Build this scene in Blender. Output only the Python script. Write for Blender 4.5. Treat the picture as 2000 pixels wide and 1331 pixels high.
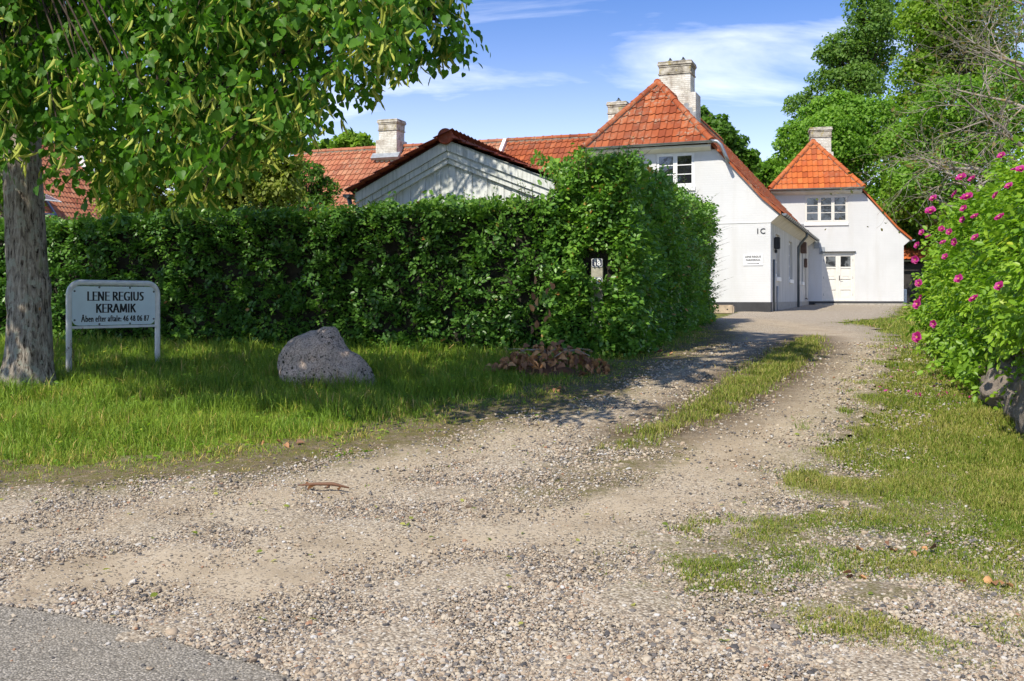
import bpy, bmesh, math, random
import numpy as np
from mathutils import Vector, Matrix, noise

for o in list(bpy.data.objects):
    bpy.data.objects.remove(o)
random.seed(7)
RNG = np.random.default_rng(11)
SC = bpy.context.scene
COL = SC.collection
R = math.radians
EYE = 1.35            # camera height above the road
F = 2000.0            # focal length in photograph pixels
HORIZON = 586.0

# ------------------------------------------------------------------ camera, sky, sun, exposure
cam_data = bpy.data.cameras.new('camera')
cam = bpy.data.objects.new('camera', cam_data)
COL.objects.link(cam)
cam.location = (0, 0, EYE)
cam.rotation_euler = (R(90), 0, 0)
cam_data.sensor_width = 36
cam_data.lens = 36
cam_data.shift_y = -(665.5 - HORIZON) / 2000
cam_data.clip_start = 0.05
cam_data.clip_end = 3000
SC.camera = cam

SUN_EL = R(47)
SUN_TRAVEL = Vector((0.56, 0.83, 0)).normalized()      # where the light goes, on the map
SUN_ROT = math.atan2(-SUN_TRAVEL.x, -SUN_TRAVEL.y)
world = bpy.data.worlds.new('World')
SC.world = world
world.use_nodes = True
wn, wl = world.node_tree.nodes, world.node_tree.links
wn.clear()
w_out = wn.new('ShaderNodeOutputWorld')
w_bg = wn.new('ShaderNodeBackground')
w_bg.inputs['Strength'].default_value = 0.15
sky = wn.new('ShaderNodeTexSky')
sky.sky_type = 'NISHITA'
sky.sun_disc = False
sky.sun_elevation = SUN_EL
sky.sun_rotation = SUN_ROT
sky.air_density = 1.0
sky.dust_density = 0.4
sky.ozone_density = 2.2
tc = wn.new('ShaderNodeTexCoord')
sep = wn.new('ShaderNodeSeparateXYZ')
wl.new(tc.outputs['Generated'], sep.inputs[0])


def wmath(op, a, b=None, c=None, clamp=False):
    n = wn.new('ShaderNodeMath')
    n.operation = op
    n.use_clamp = clamp
    for k, v in enumerate((a, b, c)):
        if v is None:
            continue
        if isinstance(v, (int, float)):
            n.inputs[k].default_value = v
        else:
            wl.new(v, n.inputs[k])
    return n.outputs[0]


den = wmath('ADD', wmath('MAXIMUM', sep.outputs['Z'], 0.0), 0.16)
cx_ = wmath('DIVIDE', sep.outputs['X'], den)
cy_ = wmath('DIVIDE', sep.outputs['Y'], den)
comb = wn.new('ShaderNodeCombineXYZ')
wl.new(wmath('MULTIPLY', cx_, 0.9), comb.inputs[0])
wl.new(wmath('MULTIPLY', cy_, 1.9), comb.inputs[1])
cn = wn.new('ShaderNodeTexNoise')
cn.inputs['Scale'].default_value = 1.25
cn.inputs['Detail'].default_value = 9
cn.inputs['Roughness'].default_value = 0.56
cn.inputs['Distortion'].default_value = 0.5
cmap = wn.new('ShaderNodeMapping')
cmap.inputs['Location'].default_value = (15.14, 10.85, 0)
wl.new(comb.outputs[0], cmap.inputs[0])
wl.new(cmap.outputs[0], cn.inputs['Vector'])
cr = wn.new('ShaderNodeValToRGB')
cr.color_ramp.elements[0].position = 0.47
cr.color_ramp.elements[1].position = 0.78
wl.new(cn.outputs['Fac'], cr.inputs[0])
low = wmath('SUBTRACT', 1.0, wmath('MULTIPLY', wmath('MAXIMUM', sep.outputs['Z'], 0.0), 2.6), clamp=True)   # more cloud and haze low down
veil = wmath('MULTIPLY', wmath('POWER', low, 3.0), 0.8)
cfac = wmath('MULTIPLY', cr.outputs['Color'], 0.72)
cfac = wmath('MAXIMUM', wmath('MULTIPLY', cfac, wmath('ADD', 0.35, wmath('MULTIPLY', low, 0.65))), veil)
tint = wn.new('ShaderNodeMix')
tint.data_type = 'RGBA'
tint.blend_type = 'MULTIPLY'
tint.inputs['Factor'].default_value = 1.0
tint.inputs[7].default_value = (0.195, 0.295, 0.47, 1)
wl.new(sky.outputs[0], tint.inputs[6])
cmix = wn.new('ShaderNodeMix')
cmix.data_type = 'RGBA'
wl.new(cfac, cmix.inputs['Factor'])
wl.new(tint.outputs[2], cmix.inputs[6])
cmix.inputs[7].default_value = (8.0, 7.7, 7.3, 1)
wl.new(cmix.outputs[2], w_bg.inputs['Color'])
wl.new(w_bg.outputs[0], w_out.inputs['Surface'])

sun_data = bpy.data.lights.new('sun', 'SUN')
sun_data.energy = 2.5
sun_data.angle = R(0.53)
sun_data.color = (1.0, 0.93, 0.79)
sun = bpy.data.objects.new('sun', sun_data)
COL.objects.link(sun)
ldir = Vector((SUN_TRAVEL.x * math.cos(SUN_EL), SUN_TRAVEL.y * math.cos(SUN_EL), -math.sin(SUN_EL)))
sun.rotation_euler = ldir.to_track_quat('-Z', 'Y').to_euler()

SC.view_settings.view_transform = 'Standard'
SC.view_settings.look = 'None'
SC.view_settings.exposure = 1.23
SC.view_settings.gamma = 1
SC.view_settings.use_curve_mapping = False

# ------------------------------------------------------------------ ground profile
_ky = np.array([-400, -20, 0, 3.6, 7.0, 8.5, 10.3, 12, 14, 20, 29.5, 42, 60, 120, 600.0])
_kz = np.array([-1.4, -1.38, -1.36, -1.35, -1.2, -1.06, -.88, -.76, -.665, -.52, -.365, -.225, -.15, -.1, 0.0])
ROWS = np.concatenate([[-400, -100, -40, -15, -6, -2, 0, 1, 2], np.geomspace(2.6, 46, 170), np.linspace(47, 60, 14), [66, 75, 90, 120, 170, 250, 400, 600]])
_fine = np.linspace(-10, 70, 4001)
_fz = np.interp(_fine, _ky, _kz)
_k = np.hanning(121)
_fz = np.convolve(np.pad(_fz, 60, mode='edge'), _k / _k.sum(), 'valid')
ROWZ = np.where((ROWS > -10) & (ROWS < 70), np.interp(ROWS, _fine, _fz), np.interp(ROWS, _ky, _kz)) + EYE


def gz(y):
    return np.interp(y, ROWS, ROWZ)


def G(px, py):
    """the ground point seen at a photograph pixel, as (x, y)"""
    lo, hi = 2.0, 70.0
    s = (py - HORIZON) / F
    d = 2.0
    while d < 70 and EYE - s * d > gz(d):
        d += 0.05
    return ((px - 1000) / F * d, d)


def at(px, py, d):
    return Vector(((px - 1000) / F * d, d, EYE - (py - HORIZON) / F * d))


def inside(poly, x, y):
    """vectorised point in polygon"""
    x = np.asarray(x, float)
    y = np.asarray(y, float)
    c = np.zeros(x.shape, bool)
    n = len(poly)
    for i in range(n):
        x1, y1 = poly[i]
        x2, y2 = poly[(i + 1) % n]
        if y1 == y2:
            continue
        hit = ((y1 > y) != (y2 > y)) & (x < (x2 - x1) * (y - y1) / (y2 - y1) + x1)
        c ^= hit
    return c


def dist_line(pts, x, y):
    """distance to a polyline"""
    x = np.asarray(x, float)
    y = np.asarray(y, float)
    best = np.full(x.shape, 1e9)
    for (x1, y1), (x2, y2) in zip(pts[:-1], pts[1:]):
        dx, dy = x2 - x1, y2 - y1
        t = np.clip(((x - x1) * dx + (y - y1) * dy) / (dx * dx + dy * dy + 1e-9), 0, 1)
        best = np.minimum(best, np.hypot(x - x1 - t * dx, y - y1 - t * dy))
    return best


def vnoise(x, y, s=1.0, seed=0.0):
    return np.array([noise.noise((a * s + seed, b * s - seed, seed * 1.7)) for a, b in zip(np.ravel(x), np.ravel(y))]).reshape(np.shape(x))


def fastnoise(x, y, s=1.0, seed=0):
    """cheap smooth noise for many points, about -1..1"""
    r = np.random.default_rng(seed)
    out = 0
    for k in range(7):
        a = r.uniform(0, 6.28)
        f = s * r.uniform(0.6, 1.9)
        out = out + np.sin(f * (x * math.cos(a) + y * math.sin(a)) * 6.28 + r.uniform(0, 6.28) + 1.5 * np.sin(f * 2.1 * (x * math.sin(a) - y * math.cos(a)) + k))
    return out / 3.6


# ------------------------------------------------------------------ object helpers
def tag(o, label=None, cat=None, group=None, kind=None):
    if label:
        o['label'] = label
    if cat:
        o['category'] = cat
    if group:
        o['group'] = group
    if kind:
        o['kind'] = kind
    return o


def thing(name, label, cat, loc=(0, 0, 0), rz=0, group=None):
    o = bpy.data.objects.new(name, None)
    o.empty_display_size = 0.2
    COL.objects.link(o)
    o.location = loc
    o.rotation_euler = (0, 0, rz)
    return tag(o, label, cat, group)


def link(name, me, parent=None, mat=None):
    o = bpy.data.objects.new(name, me)
    COL.objects.link(o)
    if mat is not None and not me.materials:
        me.materials.append(mat)
    if parent is not None:
        o.parent = parent
    return o


def tri_mesh(name, V, T, mat=None, smooth=False, attrs=None):
    V = np.ascontiguousarray(V, np.float32)
    T = np.ascontiguousarray(T, np.int32)
    me = bpy.data.meshes.new(name)
    me.vertices.add(len(V))
    me.vertices.foreach_set('co', V.ravel())
    k = T.shape[1]
    me.loops.add(T.size)
    me.loops.foreach_set('vertex_index', T.ravel())
    me.polygons.add(len(T))
    me.polygons.foreach_set('loop_start', np.arange(0, T.size, k, dtype=np.int32))
    me.polygons.foreach_set('loop_total', np.full(len(T), k, np.int32))
    if smooth:
        me.polygons.foreach_set('use_smooth', np.ones(len(T), bool))
    for an, av in (attrs or {}).items():
        at_ = me.attributes.new(an, 'FLOAT', 'POINT')
        at_.data.foreach_set('value', np.ascontiguousarray(av, np.float32))
    me.update()
    me.validate()
    if mat:
        me.materials.append(mat)
    return me


class MB:
    """collects shapes and links them as one mesh object"""

    def __init__(self):
        self.v, self.f, self.t = [], [], []

    def add(self, vs, fs, tint=0.0):
        b = len(self.v)
        self.v += [tuple(p) for p in vs]
        self.f += [tuple(i + b for i in f) for f in fs]
        self.t += [tint] * len(vs)
        return self

    def box(self, c, size, M=None, tint=0.0):
        x, y, z = size[0] / 2, size[1] / 2, size[2] / 2
        vs = [Vector((sx * x, sy * y, sz * z)) for sz in (-1, 1) for sy in (-1, 1) for sx in (-1, 1)]
        if M is not None:
            vs = [M @ p for p in vs]
        vs = [p + Vector(c) for p in vs]
        return self.add(vs, [(0, 2, 3, 1), (4, 5, 7, 6), (0, 1, 5, 4), (1, 3, 7, 5), (3, 2, 6, 7), (2, 0, 4, 6)], tint)

    def tube(self, pts, rad, n=8, cap=True, tint=0.0, closed=False):
        pts = [Vector(p) for p in pts]
        if not hasattr(rad, '__len__'):
            rad = [rad] * len(pts)
        ref = None
        rings = []
        m = len(pts)
        for i, p in enumerate(pts):
            d = (pts[(i + 1) % m] - pts[i - 1]) if closed else (pts[min(i + 1, m - 1)] - pts[max(i - 1, 0)])
            if d.length < 1e-9:
                d = Vector((0, 0, 1))
            d.normalize()
            if ref is None:
                ref = Vector((1, 0, 0)) if abs(d.x) < 0.8 else Vector((0, 1, 0))
            ref = (ref - d * ref.dot(d))
            if ref.length < 1e-6:
                ref = d.orthogonal()
            ref.normalize()
            e = d.cross(ref)
            rings.append([p + (ref * math.cos(2 * math.pi * k / n) + e * math.sin(2 * math.pi * k / n)) * rad[i] for k in range(n)])
        vs = [q for r in rings for q in r]
        fs = []
        for i in range(m if closed else m - 1):
            a, b = i * n, ((i + 1) % m) * n
            for k in range(n):
                k2 = (k + 1) % n
                fs.append((a + k, a + k2, b + k2, b + k))
        if cap and not closed:
            fs.append(tuple(reversed(range(n))))
            fs.append(tuple((m - 1) * n + k for k in range(n)))
        return self.add(vs, fs, tint)

    def prism(self, poly, axis, a, b, tint=0.0):
        """polygon (two coordinates) swept along axis 0/1/2 from a to b"""
        def put(p, h):
            if axis == 0:
                return (h, p[0], p[1])
            if axis == 1:
                return (p[0], h, p[1])
            return (p[0], p[1], h)
        n = len(poly)
        vs = [put(p, a) for p in poly] + [put(p, b) for p in poly]
        fs = [tuple(range(n)), tuple(reversed(range(n, 2 * n)))] + [(i, (i + 1) % n + 0, (i + 1) % n + n, i + n)[::-1] for i in range(n)]
        return self.add(vs, fs, tint)

    def build(self, name, mat=None, parent=None, smooth=False, bevel=0.0, kind=None, label=None, norm=True):
        me = bpy.data.meshes.new(name)
        me.from_pydata([tuple(p) for p in self.v], [], self.f)
        a = me.attributes.new('tint', 'FLOAT', 'POINT')
        a.data.foreach_set('value', np.array(self.t, np.float32))
        if norm or bevel:
            bm = bmesh.new()
            bm.from_mesh(me)
            bmesh.ops.recalc_face_normals(bm, faces=bm.faces)
            if bevel:
                bmesh.ops.bevel(bm, geom=bm.edges[:], offset=bevel, segments=2, affect='EDGES', clamp_overlap=True)
            bm.to_mesh(me)
            bm.free()
        if smooth:
            me.polygons.foreach_set('use_smooth', np.ones(len(me.polygons), bool))
            if smooth != 'all':
                me.set_sharp_from_angle(angle=R(40))
        me.update()
        o = link(name, me, parent, mat)
        if kind:
            o['kind'] = kind
        if label:
            o['label'] = label
        return o


# ------------------------------------------------------------------ materials
def nodes_of(name):
    m = bpy.data.materials.new(name)
    m.use_nodes = True
    nt = m.node_tree
    bsdf = nt.nodes['Principled BSDF']
    return m, nt, bsdf


class NT:
    def __init__(self, name, rough=0.7, spec=0.5):
        self.m, self.nt, self.b = nodes_of(name)
        self.b.inputs['Roughness'].default_value = rough
        self.b.inputs['Specular IOR Level'].default_value = spec
        self._oc = None

    def n(self, t, **kw):
        nd = self.nt.nodes.new(t)
        for k, v in kw.items():
            setattr(nd, k, v)
        return nd

    def l(self, a, b):
        self.nt.links.new(a, b)

    def coords(self, which='Object'):
        if self._oc is None:
            self._oc = self.n('ShaderNodeTexCoord')
        return self._oc.outputs[which]

    def mapping(self, scale=(1, 1, 1), loc=(0, 0, 0), src=None):
        mp = self.n('ShaderNodeMapping')
        mp.inputs['Scale'].default_value = scale
        mp.inputs['Location'].default_value = loc
        self.l(src if src is not None else self.coords(), mp.inputs[0])
        return mp.outputs[0]

    def noise(self, scale, detail=4, rough=0.55, vec=None, dist=0.0):
        nd = self.n('ShaderNodeTexNoise')
        nd.inputs['Scale'].default_value = scale
        nd.inputs['Detail'].default_value = detail
        nd.inputs['Roughness'].default_value = rough
        nd.inputs['Distortion'].default_value = dist
        self.l(vec if vec is not None else self.coords(), nd.inputs['Vector'])
        return nd.outputs['Fac']

    def voronoi(self, scale, feature='F1', vec=None, out='Distance', rnd=1.0):
        nd = self.n('ShaderNodeTexVoronoi', feature=feature)
        nd.inputs['Scale'].default_value = scale
        nd.inputs['Randomness'].default_value = rnd
        self.l(vec if vec is not None else self.coords(), nd.inputs['Vector'])
        return nd.outputs[out]

    def ramp(self, fac, stops, interp='LINEAR'):
        nd = self.n('ShaderNodeValToRGB')
        cr = nd.color_ramp
        cr.interpolation = interp
        while len(cr.elements) < len(stops):
            cr.elements.new(0.5)
        for e, (p, c) in zip(cr.elements, stops):
            e.position = p
            e.color = (c, c, c, 1) if isinstance(c, (int, float)) else (*c, 1)
        self.l(fac, nd.inputs[0])
        return nd.outputs['Color']

    def mix(self, fac, a, b, mode='MIX'):
        nd = self.n('ShaderNodeMix', data_type='RGBA', blend_type=mode)
        for inp, v in ((nd.inputs['Factor'], fac), (nd.inputs[6], a), (nd.inputs[7], b)):
            if isinstance(v, (int, float)):
                inp.default_value = v if inp.name == 'Factor' else (v, v, v, 1)
            elif isinstance(v, tuple):
                inp.default_value = (*v, 1)
            else:
                self.l(v, inp)
        return nd.outputs[2]

    def math(self, op, a, b=0.0, clamp=False):
        nd = self.n('ShaderNodeMath', operation=op, use_clamp=clamp)
        for k, v in enumerate((a, b)):
            if isinstance(v, (int, float)):
                nd.inputs[k].default_value = v
            else:
                self.l(v, nd.inputs[k])
        return nd.outputs[0]

    def attr(self, name, out='Fac'):
        nd = self.n('ShaderNodeAttribute', attribute_name=name)
        return nd.outputs[out]

    def rand(self):
        return self.n('ShaderNodeObjectInfo').outputs['Random']

    def bump(self, h, strength=0.3, dist=0.01):
        nd = self.n('ShaderNodeBump')
        nd.inputs['Strength'].default_value = strength
        nd.inputs['Distance'].default_value = dist
        self.l(h, nd.inputs['Height'])
        self.l(nd.outputs[0], self.b.inputs['Normal'])
        return nd

    def color(self, c):
        if isinstance(c, tuple):
            self.b.inputs['Base Color'].default_value = (*c, 1)
        else:
            self.l(c, self.b.inputs['Base Color'])
        return self


def plain(name, col, rough=0.6, metal=0.0, spec=0.5, var=0.12, scale=6.0, bump=0.0):
    t = NT(name, rough, spec)
    n = t.noise(scale, 5)
    lo = tuple(c * (1 - var) for c in col)
    hi = tuple(min(1, c * (1 + var)) for c in col)
    t.color(t.ramp(n, [(0.3, lo), (0.7, hi)]))
    t.b.inputs['Metallic'].default_value = metal
    if bump:
        t.bump(t.noise(scale * 8, 3), bump, 0.004)
    return t.m


def leaf_mat(name, stops, trans=0.35, rough=0.42, spec=0.4, tcol=None, vein=False):
    """leaf: glossy upper skin over a translucent blade; colour varies per leaf through the 'tint' attribute"""
    t = NT(name, rough, spec)
    f = t.math('ADD', t.attr('tint'), 0.0)
    c = t.ramp(f, stops)
    t.color(c)
    tr = t.n('ShaderNodeBsdfTranslucent')
    tc_ = t.mix(1.0, c, tcol or (1.5, 1.65, 0.7), 'MULTIPLY')
    t.l(tc_, tr.inputs['Color'])
    mx = t.n('ShaderNodeMixShader')
    mx.inputs[0].default_value = trans
    t.l(t.b.outputs[0], mx.inputs[1])
    t.l(tr.outputs[0], mx.inputs[2])
    out = [n for n in t.nt.nodes if n.type == 'OUTPUT_MATERIAL'][0]
    t.l(mx.outputs[0], out.inputs['Surface'])
    return t.m


M = {}


def make_materials():
    # white painted brick
    t = NT('painted_brick', 0.75, 0.3)
    co = t.coords()
    s = t.n('ShaderNodeSeparateXYZ')
    t.l(co, s.inputs[0])
    cb = t.n('ShaderNodeCombineXYZ')
    t.l(t.math('ADD', s.outputs[0], s.outputs[1]), cb.inputs[0])
    t.l(s.outputs[2], cb.inputs[1])
    br = t.n('ShaderNodeTexBrick')
    t.l(cb.outputs[0], br.inputs['Vector'])
    br.inputs['Scale'].default_value = 1.0
    br.inputs['Brick Width'].default_value = 0.24
    br.inputs['Row Height'].default_value = 0.068
    br.inputs['Mortar Size'].default_value = 0.012
    br.inputs['Mortar Smooth'].default_value = 0.4
    br.inputs['Color1'].default_value = (1, 1, 1, 1)
    br.inputs['Color2'].default_value = (0.75, 0.75, 0.75, 1)
    br.inputs['Mortar'].default_value = (0, 0, 0, 1)
    big = t.noise(0.7, 6, 0.6)
    streak = t.noise(1.0, 5, 0.6, t.mapping((2.6, 2.6, 0.35)))
    base = t.ramp(big, [(0.3, (0.57, 0.57, 0.565)), (0.62, (0.635, 0.635, 0.63))])
    base = t.mix(t.ramp(streak, [(0.5, 0.0), (0.75, 0.42)]), base, (0.5, 0.48, 0.44))
    base = t.mix(t.ramp(br.outputs['Color'], [(0.0, 0.07), (0.6, 0.0)]), base, (0.66, 0.66, 0.65))
    t.color(base)
    h = t.math('ADD', br.outputs['Color'], t.math('MULTIPLY', t.noise(30, 4), 0.5))
    t.bump(h, 0.32, 0.004)
    M['brick'] = t.m
    # grey side wall rendering (same paint, dirtier)
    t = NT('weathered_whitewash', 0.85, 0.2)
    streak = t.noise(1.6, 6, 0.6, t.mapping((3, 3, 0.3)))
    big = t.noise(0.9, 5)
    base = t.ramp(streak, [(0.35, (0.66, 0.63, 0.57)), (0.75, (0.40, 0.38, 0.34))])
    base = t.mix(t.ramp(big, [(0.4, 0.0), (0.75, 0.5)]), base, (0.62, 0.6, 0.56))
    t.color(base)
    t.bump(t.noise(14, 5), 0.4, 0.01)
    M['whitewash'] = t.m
    # chimney: paint flaking from brick
    t = NT('flaking_chimney', 0.9, 0.2)
    co = t.coords()
    s = t.n('ShaderNodeSeparateXYZ')
    t.l(co, s.inputs[0])
    cb = t.n('ShaderNodeCombineXYZ')
    t.l(t.math('ADD', s.outputs[0], s.outputs[1]), cb.inputs[0])
    t.l(s.outputs[2], cb.inputs[1])
    br = t.n('ShaderNodeTexBrick')
    t.l(cb.outputs[0], br.inputs['Vector'])
    br.inputs['Scale'].default_value = 1.0
    br.inputs['Brick Width'].default_value = 0.235
    br.inputs['Row Height'].default_value = 0.067
    br.inputs['Mortar Size'].default_value = 0.011
    br.inputs['Color1'].default_value = (1, 1, 1, 1)
    br.inputs['Color2'].default_value = (0.7, 0.7, 0.7, 1)
    br.inputs['Mortar'].default_value = (0, 0, 0, 1)
    fl = t.noise(2.2, 8, 0.68)
    base = t.ramp(fl, [(0.38, (0.78, 0.76, 0.7)), (0.55, (0.62, 0.58, 0.5)), (0.66, (0.36, 0.31, 0.25)), (0.8, (0.22, 0.19, 0.16))])
    top = t.ramp(s.outputs[2], [(0.0, 0.0), (1.0, 1.0)])
    base = t.mix(t.ramp(t.noise(9, 5), [(0.52, 0.0), (0.7, 0.55)]), base, (0.3, 0.27, 0.2))
    base = t.mix(t.ramp(br.outputs['Color'], [(0.0, 0.5), (0.5, 0.0)]), base, (0.4, 0.37, 0.32))
    t.color(base)
    t.bump(t.math('ADD', br.outputs['Color'], t.noise(25, 4)), 0.8, 0.012)
    M['chimney'] = t.m
    t = NT('sooty_corbel', 0.95, 0.15)
    c = t.ramp(t.noise(3.2, 7, 0.68), [(0.36, (0.62, 0.59, 0.52)), (0.52, (0.40, 0.36, 0.29)), (0.66, (0.16, 0.14, 0.11))])
    c = t.mix(t.ramp(t.noise(6, 4), [(0.58, 0.0), (0.66, 0.7)]), c, (0.30, 0.24, 0.06))
    t.color(c)
    t.bump(t.noise(25, 5), 0.7, 0.012)
    M['chimney_top'] = t.m
    M['plinth'] = plain('tarred_plinth', (0.035, 0.035, 0.037), 0.75, var=0.35, scale=3, bump=0.3)
    M['concrete'] = plain('old_concrete', (0.36, 0.33, 0.28), 0.9, var=0.25, scale=8, bump=0.4)
    M['concrete_block'] = plain('sandy_block', (0.42, 0.33, 0.23), 0.9, var=0.3, scale=7, bump=0.6)
    # terracotta pantiles
    for key, c1, c2, c3, lich in (('tile', (0.35, 0.088, 0.029), (0.25, 0.058, 0.022), (0.44, 0.125, 0.042), 0.9),
                                  ('tile_new', (0.50, 0.13, 0.03), (0.41, 0.09, 0.024), (0.58, 0.175, 0.045), 0.3),
                                  ('tile_pale', (0.43, 0.165, 0.085), (0.35, 0.115, 0.06), (0.50, 0.235, 0.13), 0.7),
                                  ('tile_dark', (0.30, 0.066, 0.033), (0.22, 0.047, 0.026), (0.37, 0.09, 0.042), 0.3)):
        t = NT('terracotta_' + key, 0.78, 0.25)
        r = t.math('FRACT', t.math('ADD', t.rand(), t.attr('tint')))
        geo = t.n('ShaderNodeNewGeometry')
        pos = geo.outputs['Position']
        c = t.ramp(r, [(0.0, tuple(x * .72 for x in c2)), (0.18, c2), (0.45, c1), (0.8, c1), (1.0, c3)])
        c = t.mix(t.ramp(t.noise(0.55, 3, 0.5, pos), [(0.4, 0.0), (0.7, 0.4)]), c, (0.25, 0.13, 0.08))
        c = t.mix(t.ramp(t.noise(3.2, 6, 0.6, pos), [(0.42, 0.0), (0.68, 0.6)]), c, c2)
        li = t.math('MULTIPLY', t.ramp(t.noise(7.0, 7, 0.7, pos), [(0.52, 0.0), (0.62, 1.0)]), t.ramp(t.noise(1.1, 3, 0.5, pos), [(0.42, 0.0), (0.65, 1.0)]))
        c = t.mix(t.math('MULTIPLY', li, lich), c, (0.33, 0.28, 0.2))
        sm = t.ramp(t.noise(2.3, 5, 0.7, t.mapping((1, 1, 0.5), (9, 2, 4), pos)), [(0.6, 0.0), (0.74, 0.7)])
        c = t.mix(t.math('MULTIPLY', sm, lich), c, (0.06, 0.045, 0.035))
        t.color(c)
        t.bump(t.noise(60, 4, 0.6, pos), 0.25, 0.004)
        M[key] = t.m
    M['deck'] = plain('roof_underside', (0.07, 0.045, 0.03), 0.9)
    M['mortar'] = plain('ridge_mortar', (0.34, 0.27, 0.2), 0.95, var=0.3, scale=12, bump=0.5)
    M['white_paint'] = plain('white_paint', (0.78, 0.775, 0.75), 0.45, var=0.05, scale=9)
    M['cream_paint'] = plain('cream_paint', (0.72, 0.69, 0.63), 0.45, var=0.06, scale=9)
    M['soffit'] = plain('soffit_boards', (0.62, 0.57, 0.48), 0.7, var=0.12, scale=3)
    M['fascia'] = plain('grey_eave_board', (0.66, 0.655, 0.63), 0.6, var=0.1, scale=3)
    M['zinc'] = plain('zinc', (0.32, 0.34, 0.36), 0.38, 0.75, var=0.2, scale=4)
    M['zinc_dark'] = plain('weathered_zinc', (0.13, 0.15, 0.155), 0.5, 0.5, var=0.25, scale=4)
    M['lead'] = plain('lead', (0.30, 0.32, 0.34), 0.55, 0.4, var=0.25, scale=7)
    M['black_metal'] = plain('black_metal', (0.02, 0.02, 0.022), 0.4, 0.3)
    M['steel'] = plain('steel', (0.45, 0.45, 0.46), 0.3, 1.0)
    M['dark_wood'] = plain('dark_wood', (0.03, 0.026, 0.024), 0.7, var=0.3)
    M['rust_metal'] = plain('brown_metal', (0.12, 0.07, 0.05), 0.6, 0.3, var=0.3)
    t = NT('window_glass', 0.03, 0.5)
    t.b.inputs['IOR'].default_value = 2.1
    t.color((0.016, 0.018, 0.02))
    wob = t.noise(2.5, 2)
    t.bump(wob, 0.06, 0.02)
    M['glass'] = t.m
    t = NT('sky_glass', 0.05, 0.9)
    t.color((0.10, 0.14, 0.2))
    M['glass_blue'] = t.m
    # shed boards: thin white paint over grey timber
    t = NT('flaking_boards', 0.8, 0.25)
    v = t.mapping((9, 9, 0.6))
    a = t.noise(3.0, 7, 0.65, v)
    rr = t.math('MULTIPLY', t.math('SUBTRACT', t.rand(), 0.5), 0.12)
    a = t.math('ADD', a, rr)
    c = t.ramp(a, [(0.38, (0.72, 0.73, 0.70)), (0.56, (0.60, 0.62, 0.59)), (0.68, (0.36, 0.37, 0.33)), (0.8, (0.17, 0.17, 0.14))])
    al = t.ramp(t.noise(1.3, 4), [(0.5, 0.0), (0.75, 0.5)])
    c = t.mix(al, c, (0.42, 0.46, 0.36))
    t.color(c)
    t.bump(a, 0.5, 0.006)
    M['boards'] = t.m
    # lime bark
    t = NT('lime_bark', 0.95, 0.15)
    v = t.mapping((9.0, 9.0, 1.6))
    a = t.noise(4.2, 8, 0.72, v, 0.5)
    c = t.ramp(a, [(0.39, (0.035, 0.027, 0.02)), (0.46, (0.24, 0.20, 0.16)), (0.60, (0.50, 0.44, 0.36))])
    l1 = t.ramp(t.noise(11, 6, 0.62), [(0.55, 0.0), (0.60, 1.0)])
    c = t.mix(t.math('MULTIPLY', l1, 0.75), c, (0.42, 0.42, 0.34))
    l2 = t.ramp(t.noise(3.0, 6, 0.6, t.mapping((1, 1, 0.5), (7, 3, 1))), [(0.60, 0.0), (0.68, 0.8)])
    c = t.mix(l2, c, (0.24, 0.27, 0.13))
    l3 = t.ramp(t.noise(6.0, 3, 0.5, t.mapping((1, 1, 1), (2, 8, 5))), [(0.72, 0.0), (0.75, 0.8)])
    c = t.mix(l3, c, (0.45, 0.2, 0.04))
    t.color(c)
    t.bump(a, 1.0, 0.05)
    M['bark'] = t.m
    t = NT('twig_bark', 0.9, 0.2)
    t.color(t.ramp(t.noise(12, 4), [(0.3, (0.035, 0.026, 0.02)), (0.7, (0.10, 0.075, 0.055))]))
    M['twig'] = t.m
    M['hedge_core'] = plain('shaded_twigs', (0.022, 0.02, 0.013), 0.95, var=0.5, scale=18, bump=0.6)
    t = NT('lichen_bark', 0.9, 0.2)
    a = t.noise(9, 5, 0.6)
    c = t.ramp(t.noise(5, 4), [(0.3, (0.17, 0.145, 0.12)), (0.7, (0.40, 0.36, 0.30))])
    c = t.mix(t.ramp(a, [(0.56, 0.0), (0.64, 0.8)]), c, (0.36, 0.25, 0.07))
    t.color(c)
    M['lichen_bark'] = t.m
    # granite boulder
    t = NT('granite', 0.85, 0.25)
    sp = t.voronoi(85, out='Color')
    c = t.ramp(sp, [(0.1, (0.24, 0.175, 0.14)), (0.45, (0.54, 0.40, 0.31)), (0.85, (0.70, 0.55, 0.43))])
    c = t.mix(t.ramp(t.noise(3.0, 5), [(0.4, 0.0), (0.7, 0.45)]), c, (0.22, 0.23, 0.235))
    li = t.ramp(t.noise(24, 6, 0.65), [(0.56, 0.0), (0.60, 1.0)])
    sel = t.ramp(t.noise(2.4, 3, 0.5, t.mapping((1, 1, 1), (4.2, 1.1, 7))), [(0.42, 0.0), (0.52, 1.0)])
    c = t.mix(t.math('MULTIPLY', li, sel), c, (0.022, 0.019, 0.01))
    l2 = t.ramp(t.noise(26, 3), [(0.67, 0.0), (0.70, 0.8)])
    c = t.mix(l2, c, (0.05, 0.05, 0.05))
    t.color(c)
    t.bump(t.math('ADD', t.noise(28, 6, 0.65), t.math('MULTIPLY', t.noise(5, 4), 1.5)), 0.7, 0.02)
    M['granite'] = t.m
    t = NT('field_stone', 0.9, 0.2)
    rr = t.rand()
    c = t.ramp(rr, [(0.0, (0.25, 0.19, 0.155)), (0.5, (0.31, 0.26, 0.22)), (1.0, (0.23, 0.21, 0.19))])
    c = t.mix(t.ramp(t.noise(4, 6, 0.65), [(0.4, 0.0), (0.7, 0.7)]), c, (0.17, 0.135, 0.105))
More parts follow.
